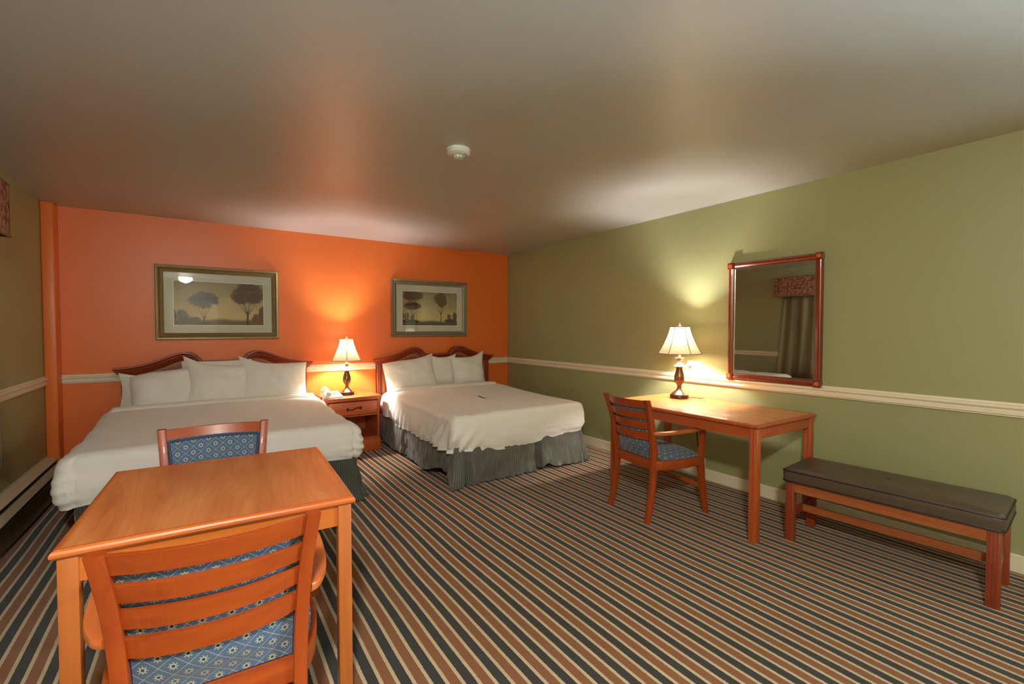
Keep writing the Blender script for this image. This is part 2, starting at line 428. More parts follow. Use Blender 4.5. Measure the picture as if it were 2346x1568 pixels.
# chair rails (stepped profile: offset from wall, height)
RAIL = [(0, 0), (.012, 0), (.014, .008), (.020, .012), (.020, .026), (.013, .032), (.013, .040), (.024, .046), (.027, .054), (.024, .062), (.010, .068), (.008, .078), (0, .080)]
def rail(name, p0, p1, nrm, z0, cut=0.0):
    p0, p1, nrm = Vector(p0), Vector(p1), Vector(nrm)
    d = (p1-p0).normalized()
    rows = [[p0+nrm*o+Vector((0, 0, z0+z))+d*cut*0 for o, z in RAIL], [p1+nrm*o+Vector((0, 0, z0+z)) for o, z in RAIL]]
    bm = B(); grid(bm, rows, closed_j=True, cap=True); return struct(name, bm, M['trim'])
rail('trim_1', (-1.033, YB, 0), (XR, YB, 0), (0, -1, 0), .862)
rail('trim_2', (XR, YF, 0), (XR, YB, 0), (-1, 0, 0), .862)
rail('trim_3', (XL, YF, 0), (XL, 5.47, 0), (1, 0, 0), .868)
struct('baseboard_back', box(B(), -1.033, XR, YB-.014, YB, 0, .1, .003), M['trim'])
struct('baseboard_right', box(B(), XR-.014, XR, YF, YB-.014, 0, .1, .003), M['trim'])
struct('baseboard_front', box(B(), .33, XR-.014, YF, YF+.014, 0, .1, .003), M['trim'])

# ------------------------------------------------------------------ baseboard heater
t = thing('baseboard_heater', 'long cream baseboard heater with loose dark lower panel, along the left green wall', 'heater', (XL, 2.0, 0))
y0, y1 = -3.2, 3.44
def ext(name, prof, ya, yb, m, par):
    bm = B(); grid(bm, [[Vector((x, y, z)) for x, z in prof] for y in (ya, yb)], closed_j=True, cap=True); return obj(name, bm, m, par)
ext('top_cover', [(.004, .262), (.055, .250), (.075, .236), (.075, .230), (.055, .244), (.004, .255)], y0, y1, M['heater'], t)
ext('back_plate', [(.001, .02), (.008, .02), (.008, .268), (.001, .268)], y0, y1, M['heater'], t)
ext('front_panel', [(.088, .218), (.094, .222), (.120, .176), (.114, .172)], y0, y1-.04, M['heater'], t)
ext('fin_block', [(.02, .12), (.085, .12), (.085, .205), (.02, .205)], y0+.05, y1-.1, M['heater_fin'], t)
bm = B(); rows = []
for k in range(15):
    y = y0+(y1-.12-y0)*k/14
    dx = .012*math.sin(k*1.1)*smooth(0, 14, k)
    rows.append([Vector((a+dx, y, z)) for a, z in ((.118, .168), (.126, .172), (.148, .10), (.140, .035), (.120, .012), (.112, .014), (.132, .04), (.138, .10))])
grid(bm, rows, closed_j=True, cap=True); obj('lower_panel', bm, M['heater_dark'], t, smooth=True)['label'] = 'dark scuffed lower panel'

# ------------------------------------------------------------------ headboard + beds
HB = [(0, 1.035), (.182, 1.035), (.186, 1.046), (.235, 1.098), (.315, 1.127), (.42, 1.102), (.53, 1.056), (.64, 1.02), (.75, 1.0), (.857, .992)]
def hz(x):
    x = abs(x)
    return 1.035 if x < .183 else sinterp(HB[2:], x)
def headboard(par, name_mats=('cherry', 'cherry_z', 'inlay', 'panel')):
    # local: x across, y=0 at the wall side (front is -y), z up
    xs = sorted(set([-.857+.857*2*k/150 for k in range(151)]+[-.184, .184]))
    bm = B(); rows = []
    for x in xs:
        xb = x*.80/.857
        rows.append([Vector((xb, -.03, .3)), Vector((xb, -.03, hz(x)-.04)), Vector((xb, 0, hz(x)-.04)), Vector((xb, 0, .3))])
    grid(bm, rows, closed_j=True, cap=True); hb = obj('headboard', bm, M['panel'], par)
    prof = [(-.002, 0), (.082, 0), (.085, .006), (.084, .016), (.074, .022), (.070, .026), (.069, .040), (.056, .046), (.052, .060), (.040, .066), (.036, .078), (-.002, .078)]
    bm = B(); rows = []
    for i, x in enumerate(xs):
        e = .004; nx = -(hz(x+e)-hz(x-e))/(2*e); nx = max(min(nx, 1.0), -1.0); nv = Vector((nx, 1)).normalized()
        row = []
        for o, d in prof:
            sc = (.857-(.085-max(o, .03))*1.0)/.857
            row.append(Vector((x*sc-nv.x*d*.75, -o, hz(x)-d*(.35+.65*nv.y))))
        rows.append(row)
    grid(bm, rows, closed_j=True, cap=True); obj('crown_moulding', bm, M['cherry'], hb, smooth=True)
    # tan inlay band following the outline
    path = [(-.715, .35), (-.715, .6), (-.715, hz(-.75)-.125)]
    n = 90
    for k in range(n+1):
        x = -.70+1.4*k/n; path.append((x, hz(x)-.106))
    path += [(.715, hz(.75)-.125), (.715, .6), (.715, .35)]
    bm = B(); rows = []
    for i, (x, z) in enumerate(path):
        a = path[max(i-1, 0)]; c = path[min(i+1, len(path)-1)]
        d = Vector((c[0]-a[0], c[1]-a[1])).normalized(); nn = Vector((-d.y, d.x))*.017
        rows.append([Vector((x-nn.x, -.029, z-nn.y)), Vector((x+nn.x, -.029, z+nn.y)), Vector((x+nn.x*.9, -.035, z+nn.y*.9)), Vector((x-nn.x*.9, -.035, z-nn.y*.9))])
    grid(bm, rows, closed_j=True, cap=True); obj('inlay_band', bm, M['inlay'], hb)
    for s in (-1, 1):
        bm = B()
        for (a, c, d) in ((.752, .80, .040), (.758, .770, .047), (.780, .794, .047)): box(bm, min(s*a, s*c), max(s*a, s*c), -d, 0, .0, .925, .003)
        obj('post', bm, M['cherry_z'], hb, smooth=True)
    return hb
def rrect(hx, hy, rc, n_side=(30, 40), nc=8):
    rc = min(max(rc, .002), hx, hy)
    pts = []
    cs = [(hx-rc, -hy+rc, -90), (hx-rc, hy-rc, 0), (-hx+rc, hy-rc, 90), (-hx+rc, -hy+rc, 180)]
    ns = [n_side[1], n_side[0], n_side[1], n_side[0]]
    for k, (cx, cy, a0) in enumerate(cs):
        for j in range(nc+1):
            a = math.radians(a0+90*j/nc); pts.append((cx+rc*math.cos(a), cy+rc*math.sin(a)))
        nx = cs[(k+1) % 4]; a = math.radians(a0+90)
        p0 = pts[-1]; p1 = (nx[0]+rc*math.cos(math.radians(nx[2])), nx[1]+rc*math.sin(math.radians(nx[2])))
        for j in range(1, ns[k]): pts.append((p0[0]+(p1[0]-p0[0])*j/ns[k], p0[1]+(p1[1]-p0[1])*j/ns[k]))
    return pts
def draped(cx, cy, hx, hy, zt, zb, rc, r, disp, nin=22, nside=9, ns=(34, 44), nc=10, bulge=.012):
    """soft slab: rings from the middle of the top, over a rounded edge, down the sides.  zt(x,y), zb(x,y) give heights."""
    rows = []
    for k in range(nin+1):
        d = hx*.985+(r-hx*.985)*k/nin
        rows.append([(x, y, 0, 0.0) for x, y in rrect(hx-d, hy-d, rc-d, ns, nc)])
    for k in range(1, 8):
        a = k/7*PI/2
        rows.append([(x, y, -r*(1-math.cos(a)), 0.0) for x, y in rrect(hx-r*(1-math.sin(a)), hy-r*(1-math.sin(a)), rc, ns, nc)])
    base = rrect(hx, hy, rc, ns, nc)
    for k in range(1, nside+1):
        s = k/nside; off = bulge*math.sin(PI*min(s*1.1, 1))-.012*smooth(.75, 1, s)
        rows.append([(x, y, -r, s) for x, y in rrect(hx+off, hy+off, rc, ns, nc)])
    off = -.05
    rows.append([(x, y, -r, 1.0) for x, y in rrect(hx+off, hy+off, rc, ns, nc)])
    P = []
    for i, row in enumerate(rows):
        out = []
        for j, (x, y, dz, s) in enumerate(row):
            T = zt(x, y); Bm = zb(x, y)
            z = T+dz if s == 0 else (T-r)+(Bm-(T-r))*s
            p = Vector((x, y, z)); q = disp(p, s, i, dz)
            out.append(Vector((cx, cy, 0))+p+q)
        P.append(out)
    bm = B(); grid(bm, P, closed_j=True)
    bmesh.ops.remove_doubles(bm, verts=bm.verts, dist=.0004)
    return bm
def skirt(bm, cx, cy, hx, hy, ztop, hem, pleats, flare=.05, seed=0, corner_flare=.05, left_flare=1.0):
    """three-sided skirt: head-left -> foot -> head-right"""
    Lx, Ly = 2*hx, 2*hy; tot = Ly*2+Lx; n = int(tot/.007)
    rows = []
    for k in range(n+1):
        s = tot*k/n
        if s < Ly: p = Vector((-hx, hy-s)); nn = Vector((-1, 0)); side = 'L'
        elif s < Ly+Lx: p = Vector((-hx+(s-Ly), -hy)); nn = Vector((0, -1)); side = 'F'
        else: p = Vector((hx, -hy+(s-Ly-Lx))); nn = Vector((1, 0)); side = 'R'
        # soft corner
        for cs, d in ((Ly, Vector((-1, -1)).normalized()), (Ly+Lx, Vector((1, -1)).normalized())):
            w_ = max(0, 1-abs(s-cs)/.10); nn = (nn*(1-w_)+d*w_*1.3)
        pl = 0.0
        for ps, pw in pleats:
            dd = abs(s-ps)
            if dd < pw: pl = max(pl, 1-dd/pw)
        cf = left_flare*max(0, 1-abs(s-Ly)/.22)**2+max(0, 1-abs(s-Ly-Lx)/.22)**2
        row = []
        for j in range(12):
            v = j/11
            h = hem(s, side)
            z = ztop+(h-ztop)*v
            o = .004+flare*v*(.6+.4*math.sin(s*7+seed))+corner_flare*cf*v
            o += (-.085*(pl**1.3)*(.2+.8*v)+.022*math.sin(PI*min(pl*2, 1))*v)
            o += .034*v*fbm((s*4.5+seed, v*1.6, 3.1))+.016*v*fbm((s*13+seed, v*3, 7.1))+.006*math.sin(s*70+9*fbm((s*3, v*2, seed)))*v
            row.append(Vector((cx+p.x+nn.x*o, cy+p.y+nn.y*o, z)))
        rows.append(row)
    grid(bm, rows); return bm

def pillow(name, label, c, w_, h_, th, lean=14, roll=0.0, ears=(0, 0, 0, 0), seed=0, yaw=0.0, group=None, pinch=.05):
    """standing pillow, bottom centre at c. ears: extra pull of the corners (tl,tr,br,bl)"""
    n = 26; bm = B(); P = {}
    for side in (1, -1):
        rows = []
        for i in range(n+1):
            row = []
            for j in range(n+1):
                u = -1+2*i/n; v = -1+2*j/n
                eu = 1-pinch*(1-v*v); ev = 1-pinch*1.3*(1-u*u)
                x = u*eu*w_/2; z = v*ev*h_/2
                for (su, sv, k) in ((-1, 1, 0), (1, 1, 1), (1, -1, 2), (-1, -1, 3)):
                    wgt = max(0, 1-math.hypot(u-su, v-sv)/.75)**1.6
                    x += su*wgt*ears[k]*.6; z += sv*wgt*ears[k]
                t_ = (max(0, (1-abs(u)**2.6))**.55)*(max(0, (1-abs(v)**2.6))**.55)
                y = side*th/2*t_
                f = fbm((x*6+seed*3.7+z*3, z*7+seed, side*2.0), 3)
                rid = math.sin((x*.8+z*2.2)*16+3*fbm((x*4, z*4, seed+2.0), 2))
                y += side*t_*(.020*f+.008*rid)
                row.append(Vector((x, y, z+h_/2)))
            rows.append(row)
        grid(bm, rows)
    bmesh.ops.remove_doubles(bm, verts=bm.verts, dist=.0003)
    mt = Matrix.Rotation(math.radians(yaw), 4, 'Z') @ Matrix.Rotation(math.radians(-lean), 4, 'X') @ Matrix.Rotation(math.radians(roll), 4, 'Y')
    bmesh.ops.transform(bm, matrix=mt, verts=bm.verts)
    o = obj(name, bm, M['pillow'], None, smooth=True, loc=c)
    return tag(o, label, 'pillow', 'white pillows on the left bed' if c[0] < 1.2 else 'white pillows on the right bed')

def bed(label, group, x0, x1, y0, y1, hbx, dv):
    """x0..x1 duvet edges, y0 foot, y1 head; returns bed"""
    cx = (x0+x1)/2; cy = (y0+y1)/2
    t = thing('bed', label, 'bed', (cx, cy, 0), 0, group)
    hx = (x1-x0)/2; hy = (y1-y0)/2
    hb = headboard(t); hb.location = (hbx-cx, YB-.028-cy, 0)
    bm = draped(0, 0, hx-.035, hy-.03, lambda x, y: .588, lambda x, y: .36, .09, .05, lambda p, s, i, dz: Vector((0, 0, .006*fbm(p*5))), nin=8, ns=(16, 20), nc=6)
    obj('mattress', bm, M['sheet'], t, smooth=True)
    obj('box_spring', box(B(), -hx+.06, hx-.06, -hy+.07, hy-.05, .17, .345, .02, 3), M['ticking'], t, smooth=True)
    bm = B()
    for s in (-1, 1): box(bm, s*(hx-.09)-.015, s*(hx-.09)+.015, -hy+.1, hy-.06, .14, .168)
    for y in (-hy+.1, 0, hy-.1): box(bm, -hx+.09, hx-.09, y-.015, y+.015, .142, .166)
    obj('bed_frame', bm, M['metal'], t)
    for s in (-1, 1):
        for y in (-hy+.22, hy-.3):
            bm = B(); lathe(bm, [(.013, .14), (.013, .05), (.02, .048), (.022, .03), (.02, 0)], 12, (s*(hx-.11), y)); obj('leg', bm, M['caster'], t, smooth=True)
    return t, cx, cy, hx, hy

# --- bed 1
x0, x1, y0, y1 = -.715, 1.035, 3.66, 5.49
t1, cx, cy, hx, hy = bed('king bed with white bedding beside left green wall, behind the small table', 'two made-up beds', x0, x1, y0, y1, .173, None)
zt1 = lambda x, y: .602+.042*smooth(-.2, hy, y)+.012*math.cos(x/hx*1.4)
FOLD1 = 5.17
def disp1(p, s, i, dz):
    x, y, z = p
    q = Vector((0, 0, 0)); wx = x+cx; wy = y+cy
    if s == 0:
        q.z += .006*fbm((wx*2.5, wy*2.5, 0), 3)+.0022*math.sin(wy*30+6*fbm((wx*1.5, wy*2, 2), 2))*smooth(.3, 1, -x/hx+.5)
        edge = smooth(hx-.16, hx, abs(x)); q.z -= .006*edge*(1+math.sin(wy*17+wx*3))
    foot = smooth(-hy+.05, -hy-.01, y)
    if s > 0 or dz < -.02:
        # puckers beside the right foot corner and rolled corners
        dR = math.hypot(x-hx, y+hy); dL = math.hypot(x+hx, y+hy)
        k = math.exp(-(dR/.10)**2); kl = math.exp(-(dL/.10)**2)
        out = Vector((x/hx if abs(x) > hx-.05 else 0, -1 if y < -hy+.06 else 0, 0))
        if out.length > 0: out.normalize()
        q += out*(.030*k+.022*kl)
        q += out*.006*math.sin(z*95+4*fbm((x*5, y*5, z*4)))*(k+kl*.8)
        seam = abs(x-(hx-.055))
        if y < -hy+.03: q += out*(-.030*math.exp(-(seam/.012)**2)); q += out*.005*math.sin(z*110)*math.exp(-(seam/.07)**2)
        seam = abs(x+(hx-.075))
        if y < -hy+.03: q += out*(-.018*math.exp(-(seam/.014)**2))
        q += out*.010*fbm((wx*3+z*3, wy*3, z*4), 3)
    return q
def zb1(x, y):
    if y > hy-.06: return .52
    zz = .318+.018*fbm((x*3, y*3, 1.0), 2)+.015*math.sin(x*2.3)
    if x > 0 and y > -hy+.1: zz = .30
    d = math.hypot(x+hx, y+hy); zz -= .02*math.exp(-(d/.1)**2)
    return zz
dhy = (FOLD1-y0)/2; dcy = (FOLD1+y0)/2
def mk_duvet(label, x0, x1, y0, fold, zt, zb, disp, r=.07, rc=.07, seedw=0):
    cx = (x0+x1)/2; hx = (x1-x0)/2; hy = (fold-y0)/2; cy = (fold+y0)/2
    t = thing('duvet', label, 'duvet', (cx, cy, 0), 0, 'white duvets on the beds')
    obj('duvet_cover', draped(0, 0, hx, hy, lambda x, y: zt(x, y), lambda x, y: zb(x, y), rc, r, disp, nin=44, nside=16, ns=(70, 70), nc=14), M['duvet'], t, smooth=True)
    return t, cx, cy, hx, hy
hx, hy, cx, cy = (x1-x0)/2, dhy, (x0+x1)/2, dcy
dv1, *_ = mk_duvet('plain white duvet covering the left bed', x0, x1, y0, FOLD1, zt1, zb1, disp1)
def hem_band(par, hx, hy, zt, zs, wd=.13, seed=0):
    """turned-back sheet: band over the bed at the head end of the duvet (local y>hy)"""
    path = [(-hx-.004, zs), (-hx-.006, zs+.08), (-hx-.002, .56), (-hx+.02, .60), (-hx+.06, .625)]
    for k in range(41): 
        x = (-hx+.08)+(2*hx-.16)*k/40; path.append((x, zt(x, hy)+.004))
    path += [(-a, b) for a, b in reversed(path[:5])]
    rows = []
    for i, (x, z) in enumerate(path):
        a = path[max(i-1, 0)]; c = path[min(i+1, len(path)-1)]
        d = Vector((c[0]-a[0], c[1]-a[1])).normalized(); nn = Vector((-d.y, d.x))
        wv = .008*fbm((x*4+seed, 0, 1.0), 2)
        row = []
        for (yy, oo) in ((-.045, -.02), (-.048, .004), (-.038, .016), (-.01, .022), (wd*.5, .020), (wd-.02, .014), (wd, 0), (wd, -.03), (0, -.04)):
            row.append(Vector((x+nn.x*oo, hy+yy+wv*(1 if yy < .03 else 1.6), z+nn.y*oo)))
        rows.append(row)
    bm = B(); grid(bm, rows, closed_j=True, cap=True); return obj('turned_back_edge', bm, M['sheet'], par, smooth=True)
hem_band(dv1, hx, hy, zt1, .36, seed=2)
bm = B()
def hem1(s, side): return .012+.012*max(0, fbm((s*2, 1, 1), 2))
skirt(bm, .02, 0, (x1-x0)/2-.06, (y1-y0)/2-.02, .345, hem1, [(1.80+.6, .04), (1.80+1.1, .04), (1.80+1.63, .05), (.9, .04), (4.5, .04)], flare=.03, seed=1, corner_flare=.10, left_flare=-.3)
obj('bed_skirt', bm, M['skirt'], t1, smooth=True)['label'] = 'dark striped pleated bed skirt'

# --- bed 2
x0, x1, y0, y1 = 1.735, 3.235, 3.43, 5.49
t2, cx, cy, hx, hy = bed('queen bed with white bedding in the far corner, right of the nightstand', 'two made-up beds', x0, x1, y0, y1, 2.565, None)
FOLD2 = 5.07
hx, hy, cx, cy = (x1-x0)/2, (FOLD2-y0)/2, (x0+x1)/2, (FOLD2+y0)/2
zt2 = lambda x, y: .604+.034*smooth(-.2, hy, y)+.010*math.cos(x/hx*1.4)
def disp2(p, s, i, dz):
    x, y, z = p; q = Vector((0, 0, 0)); wx = x+cx; wy = y+cy
    dL = math.hypot(x+hx, y+hy)
    if s == 0:
        q.z += .005*fbm((wx*2.5, wy*2.5, 5), 3)
        # folds gathered towards the left foot corner
        a = math.atan2(y+hy+.25, x+hx+.05)
        q.z += .007*math.sin(a*26)*math.exp(-(dL/.40)**2)
    left = abs(x+hx) < .06 and y > -hy+.02
    foot = abs(y+hy) < .06
    out = Vector((0, 0, 0))
    if x < -hx+.06: out.x = -1
    if x > hx-.06: out.x = 1
    if y < -hy+.06: out.y = -1
    if out.length > 0: out.normalize()
    k = s if s > 0 else min(1, -dz/.06)*.25
    if x < -hx+.06:
        g = math.exp(-((y+hy-.22)/.30)**2)
        ph = (y*1.0+z*.55)
        q += out*k*(.028*math.sin(ph*52+3*fbm((y*3, z*3, 1), 2))*(.35+g)+.026*fbm((y*5, z*4, 2.0), 3))
        q += out*k*.025*g
    if y < -hy+.06 and x > -hx:
        g = math.exp(-((x+hx-.10)/.16)**2)
        q += out*k*(.020*math.sin((x*1.0-z*.9)*50+2*fbm((x*3, z*3, 4)))*g+.018*fbm((x*3+z*4, z*7, 2.0), 3))
        q += out*k*(-.030)*math.exp(-((x+hx-.06+(.55-z)*.15)/.022)**2)
        hemline = abs(z-(.405+.01*math.sin(x*3)))
        q += out*.004*math.exp(-(hemline/.006)**2)
    q += out*k*.006*fbm((wx*6, wy*6, z*6), 3)
    return q
def zb2(x, y):
    if y > hy-.04: return .50
    zz = .300+.03*smooth(-hx*.2, hx, x)+.012*fbm((x*3, y*3, 9.0), 2)
    if abs(y+hy) < .05: zz -= .030*math.sin(PI*min(max((x+hx)/(2*hx), 0), 1))
    return zz
dv2, *_ = mk_duvet('creased white duvet covering the right bed', x0, x1, y0, FOLD2, zt2, zb2, disp2, r=.05, rc=.06)
hem_band(dv2, hx, hy, zt2, .36, wd=.14, seed=5)
LY = y1-y0-.04; LX = x1-x0-.06
def hem2(s, side):
    h = .012
    if side == 'L':
        d = LY-s
        h = .03+.075*math.exp(-((d-.28)/.17)**2)*smooth(0, .1, d)+.03*smooth(1.2, 1.9, d)
        if d < .08: h = .012+.3*d
    elif side == 'F':
        xx = s-LY
        h = .012+.05*math.exp(-((xx-.97)/.06)**2)+.015*math.exp(-((xx-1.14)/.1)**2)
    return h
bm = B()
skirt(bm, 0, 0, (x1-x0)/2-.03, (y1-y0)/2-.02, .345, hem2, [(.85, .05), (LY-.42, .05), (LY+.10, .06), (LY+.87, .06), (LY+LX-.02, .05), (LY+LX+.8, .04)], flare=.05, seed=4, corner_flare=.05)
obj('bed_skirt', bm, M['skirt_grey'], t2, smooth=True)['label'] = 'grey striped pleated bed skirt with lifted hem'

# --- pillows (the bed top is about .6 m high)
g1 = 'white pillows'
ZP = .602
pillow('pillow', 'white pillow behind the leftmost pillow of the left bed, only corner tips showing', (-.34, 5.44, ZP+.01), .58, .30, .08, 4, 2, (.03, .0, 0, .0), 11)
pillow('pillow', 'leftmost white pillow on the left bed, sagging to the left', (-.262, 5.30, ZP), .545, .385, .19, 16, -6, (-.035, .0, 0, -.02), 1)
pillow('pillow', 'white pillow behind the middle pillow of the left bed, only its top showing', (.13, 5.465, ZP+.02), .60, .42, .08, 4, 0, (0, 0, 0, 0), 12)
pillow('pillow', 'middle white pillow on the left bed, with a tall pointed left corner', (.115, 5.27, ZP), .52, .42, .19, 15, 4, (.075, 0, 0, 0), 2)
pillow('pillow', 'rightmost white pillow on the left bed, next to the nightstand', (.625, 5.255, ZP), .60, .42, .20, 16, 2, (.07, .0, .01, 0), 3)
pillow('pillow', 'wide leftmost white pillow on the right bed, beside the nightstand', (2.115, 5.24, ZP), .66, .405, .20, 17, -5, (-.02, .03, 0, -.01), 4, 0)
pillow('pillow', 'narrow-looking white pillow with two peaked corners, wedged in the middle of the right bed', (2.60, 5.40, ZP), .36, .40, .14, 8, 0, (.03, .03, 0, 0), 5)
pillow('pillow', 'rightmost white pillow on the right bed, with a pointed upper right corner', (2.935, 5.30, ZP), .47, .40, .17, 12, -2, (0, .06, .01, 0), 6)

# ------------------------------------------------------------------ nightstand
t = thing('nightstand', 'orange-stained wooden nightstand with one drawer, standing between the two beds', 'nightstand', (1.36, 5.315, 0))
bm = B(); box(bm, -.305, .305, -.262, .262, .588, .612, .006, 3); box(bm, -.292, .292, -.248, .26, .570, .588, .004)
obj('top', bm, M['stand'], t, smooth=True)
bm = B()
for s in (-1, 1): box(bm, s*.272-.01, s*.272+.01, -.235, .25, .14, .57)
box(bm, -.262, .262, .235, .25, .14, .57); box(bm, -.262, .262, -.232, .235, .395, .41); box(bm, -.262, .262, -.232, .235, .14, .155)
obj('case', bm, M['stand_z'], t)
bm = B(); box(bm, -.29, .29, -.255, .25, 0, .14, .006); obj('plinth', bm, M['stand'], t, smooth=True)
dr = obj('drawer', box(B(), -.258, .258, -.243, .1, .415, .558, .006, 2), M['stand'], t, smooth=True)
bm = B()
pts = [(-.062+.124*k/20, -.262-.012*math.sin(PI*k/20), .486+.010*math.sin((k/20-.5)*2*PI)*1) for k in range(21)]
tube(bm, pts, .0045, 8)
for s in (-1, 1):
    x = s*.062; z = .486
    box(bm, x-.004, x+.004, -.262, -.24, z-.004, z+.004)
    for a in (-1, 0, 1):
        c0 = Vector((x, -.258, z)); dr_ = Vector((s*math.cos(a*.9), 0, math.sin(a*.9)+.25*s))*.024; pp = Vector((-dr_.z, 0, dr_.x))*.28
        rows = [[c0, c0+Vector((0, -.004, 0))], [c0+dr_*.5+pp, c0+dr_*.5+pp+Vector((0, -.004, 0))], [c0+dr_, c0+dr_+Vector((0, -.003, 0))], [c0+dr_*.5-pp, c0+dr_*.5-pp+Vector((0, -.004, 0))]]
        V = [[bm.verts.new(p) for p in r] for r in rows]
        bm.faces.new([V[k][0] for k in range(4)]); bm.faces.new([V[k][1] for k in range(4)])
        for k in range(4): bm.faces.new([V[k][0], V[(k+1) % 4][0], V[(k+1) % 4][1], V[k][1]])
obj('handle', bm, M['iron'], dr, smooth=True)['label'] = 'dark iron leaf-ended handle'

# ------------------------------------------------------------------ lamps
def lamp(label, loc, rot):
    t = thing('table_lamp', label, 'lamp', loc, rot, 'bell-shaded bronze table lamps')
    k = 1.0
    bm = B(); lathe(bm, [(0, 0), (.077, 0), (.078, .004), (.077, .024), (.074, .028), (0, .028)], 8*5); obj('foot', bm, M['lampbase'], t, smooth=True)
    bm = B(); lathe(bm, [(.072, .0285), (.070, .034), (.062, .038), (.058, .046), (.050, .050), (.046, .056), (.034, .062), (.030, .070), (.022, .078), (.0205, .088)], 40)
    obj('stepped_collar', bm, M['bronze_hi'], t, smooth=True)
    bm = B(); lathe(bm, [(.0205, .088), (.017, .094), (.019, .100), (.018, .108), (.022, .118), (.031, .130), (.040, .146), (.0435, .163), (.0435, .182), (.040, .205), (.033, .228), (.028, .245), (.026, .262), (.030, .270)], 40)
    obj('body', bm, M['bronze'], t, smooth=True)
    bm = B(); lathe(bm, [(.030, .270), (.052, .2745), (.055, .279), (.050, .284), (.032, .296), (.020, .308), (.0155, .320), (.018, .334), (.030, .344), (.040, .348), (.040, .352), (.012, .354)], 40)
    obj('neck', bm, M['bronze_hi'], t, smooth=True)
    bm = B(); lathe(bm, [(.012, .350), (.011, .352), (.011, .43), (.016, .432), (.016, .46), (.009, .465), (0, .466)], 20); obj('stem', bm, M['bronze'], t, smooth=True)
    # hexagonal bell shade
    ZB, ZT = .388, .622
    def rad(v): return .0825+(.178-.0825)*(v**1.45)     # v=0 top, 1 bottom
    ne, nv = 8, 18
    bm = B()
    def hexp(r, k, f):
        a0, a1 = k*PI/3, (k+1)*PI/3
        p0, p1 = Vector((math.cos(a0), math.sin(a0))), Vector((math.cos(a1), math.sin(a1)))
        q = p0.lerp(p1, f); q *= 1+.035*math.sin(PI*f)
        return q*r
    rows = []
    for i in range(nv+1):
        v = i/nv; r = rad(v); z = ZT-(ZT-ZB)*v
        rows.append([Vector((*hexp(r, k, j/ne), z)) for k in range(6) for j in range(ne)])
    grid(bm, rows, closed_j=True)
    sh = obj('lamp_shade', bm, M['shade'], t, smooth=True)
    bm = B()
    for k in range(6): tube(bm, [Vector((*(hexp(rad(i/nv), k, 0)*1.004), ZT-(ZT-ZB)*i/nv)) for i in range(nv+1)], .0026, 6)
    for v in (0, 1):
        r = rad(v); z = ZT-(ZT-ZB)*v
        ring = [Vector((*(hexp(r, k, j/4)*1.004), z)) for k in range(6) for j in range(4)]
        tube(bm, ring+[ring[0], ring[1]], .003, 6)
    obj('ribs', bm, M['shade_trim'], sh, smooth=True)
    bm = B()
    for k in range(3): tube(bm, [(0, 0, ZT-.004), (.083*math.cos(k*2*PI/3), .083*math.sin(k*2*PI/3), ZT-.004)], .0016, 6)
    for s in (-1, 1): tube(bm, [(0, 0, .614)]+[(s*.045*math.sin(PI*q/10)**.8, 0, .614-.15*q/10) for q in range(1, 10)]+[(s*.01, 0, .462)], .0016, 6)
    obj('harp', bm, M['bronze_hi'], t, smooth=True)
    bm = B(); lathe(bm, [(.0, .612), (.011, .612), (.012, .622), (.008, .628), (.012, .634), (.009, .640), (.004, .644), (.006, .650), (.004, .656), (.0015, .666), (0, .668)], 16); obj('finial', bm, M['bronze_hi'], t, smooth=True)
    light('bulb_light', 'POINT', (0, 0, .53), P_LAMP, C_LAMP, t, shadow_soft_size=.028)
    return t
l1 = lamp('lit bronze table lamp with bell shade on the nightstand between the beds', (1.35, 5.31, .612), math.radians(-104))
l2 = lamp('lit bronze table lamp with bell shade on the desk, below left of the mirror', (3.45, 2.475, .75), math.radians(5.6+180-60))
bm = B(); tube(bm, [(.07, 0, .006), (.10, .01, .004), (.125, .0, .004), (.15, -.02, .004), (.16, -.04, .003), (.19, -.045, .003)], .0028, 8)
obj('cord', bm, M['bronze'], l2, smooth=True).rotation_euler = (0, 0, math.radians(-(5.6+120)-35))

# ------------------------------------------------------------------ telephone
t = thing('telephone', 'cream desk telephone with coiled cord on the nightstand, left of the lamp', 'telephone', (1.155, 5.20, .612), math.radians(4))
bm = B(); prof = [(-.10, 0), (.10, 0), (.10, .052), (.07, .056), (-.09, .022), (-.10, .016)]
rows = [[Vector((x, y, z)) for y, z in prof] for x in (-.085, .095)]
grid(bm, rows, closed_j=True, cap=True); bmesh.ops.bevel(bm, geom=bm.edges[:], offset=.004, segments=2, affect='EDGES')
obj('base', bm, M['phone'], t, smooth=True)
bm = B(); rows = []
for k in range(21):
    v = -1+2*k/20; y = v*.105; z = .058+.035*(y+.1)/.2+.020*(1-v*v)
    hh = .011+.012*smooth(.55, .9, abs(v)); ww = .018+.006*smooth(.6, .95, abs(v))
    z -= .012*smooth(.6, .95, abs(v))
    rows.append(ring_rect((-.055, y, z), (1, 0, 0), (0, 0, 1), ww, hh, .008))
grid(bm, rows, closed_j=True, cap=True); obj('handset', bm, M['phone'], t, smooth=True)
bm = B()
for i in range(3):
    for j in range(4):
        x = .005+i*.024; y = -.055+j*.022; z = .022+(y+.09)*.2125+.002
        box(bm, x-.007, x+.007, y-.005, y+.005, z, z+.005)
obj('keypad', bm, M['phone_grey'], t)
bm = B(); pts = []
way = [Vector((-.06, -.10, .05)), Vector((-.09, -.13, .03)), Vector((-.108, -.115, .022)), Vector((-.114, -.10, -.01)), Vector((-.114, -.10, -.08)), Vector((-.112, -.09, -.16))]
N = 360
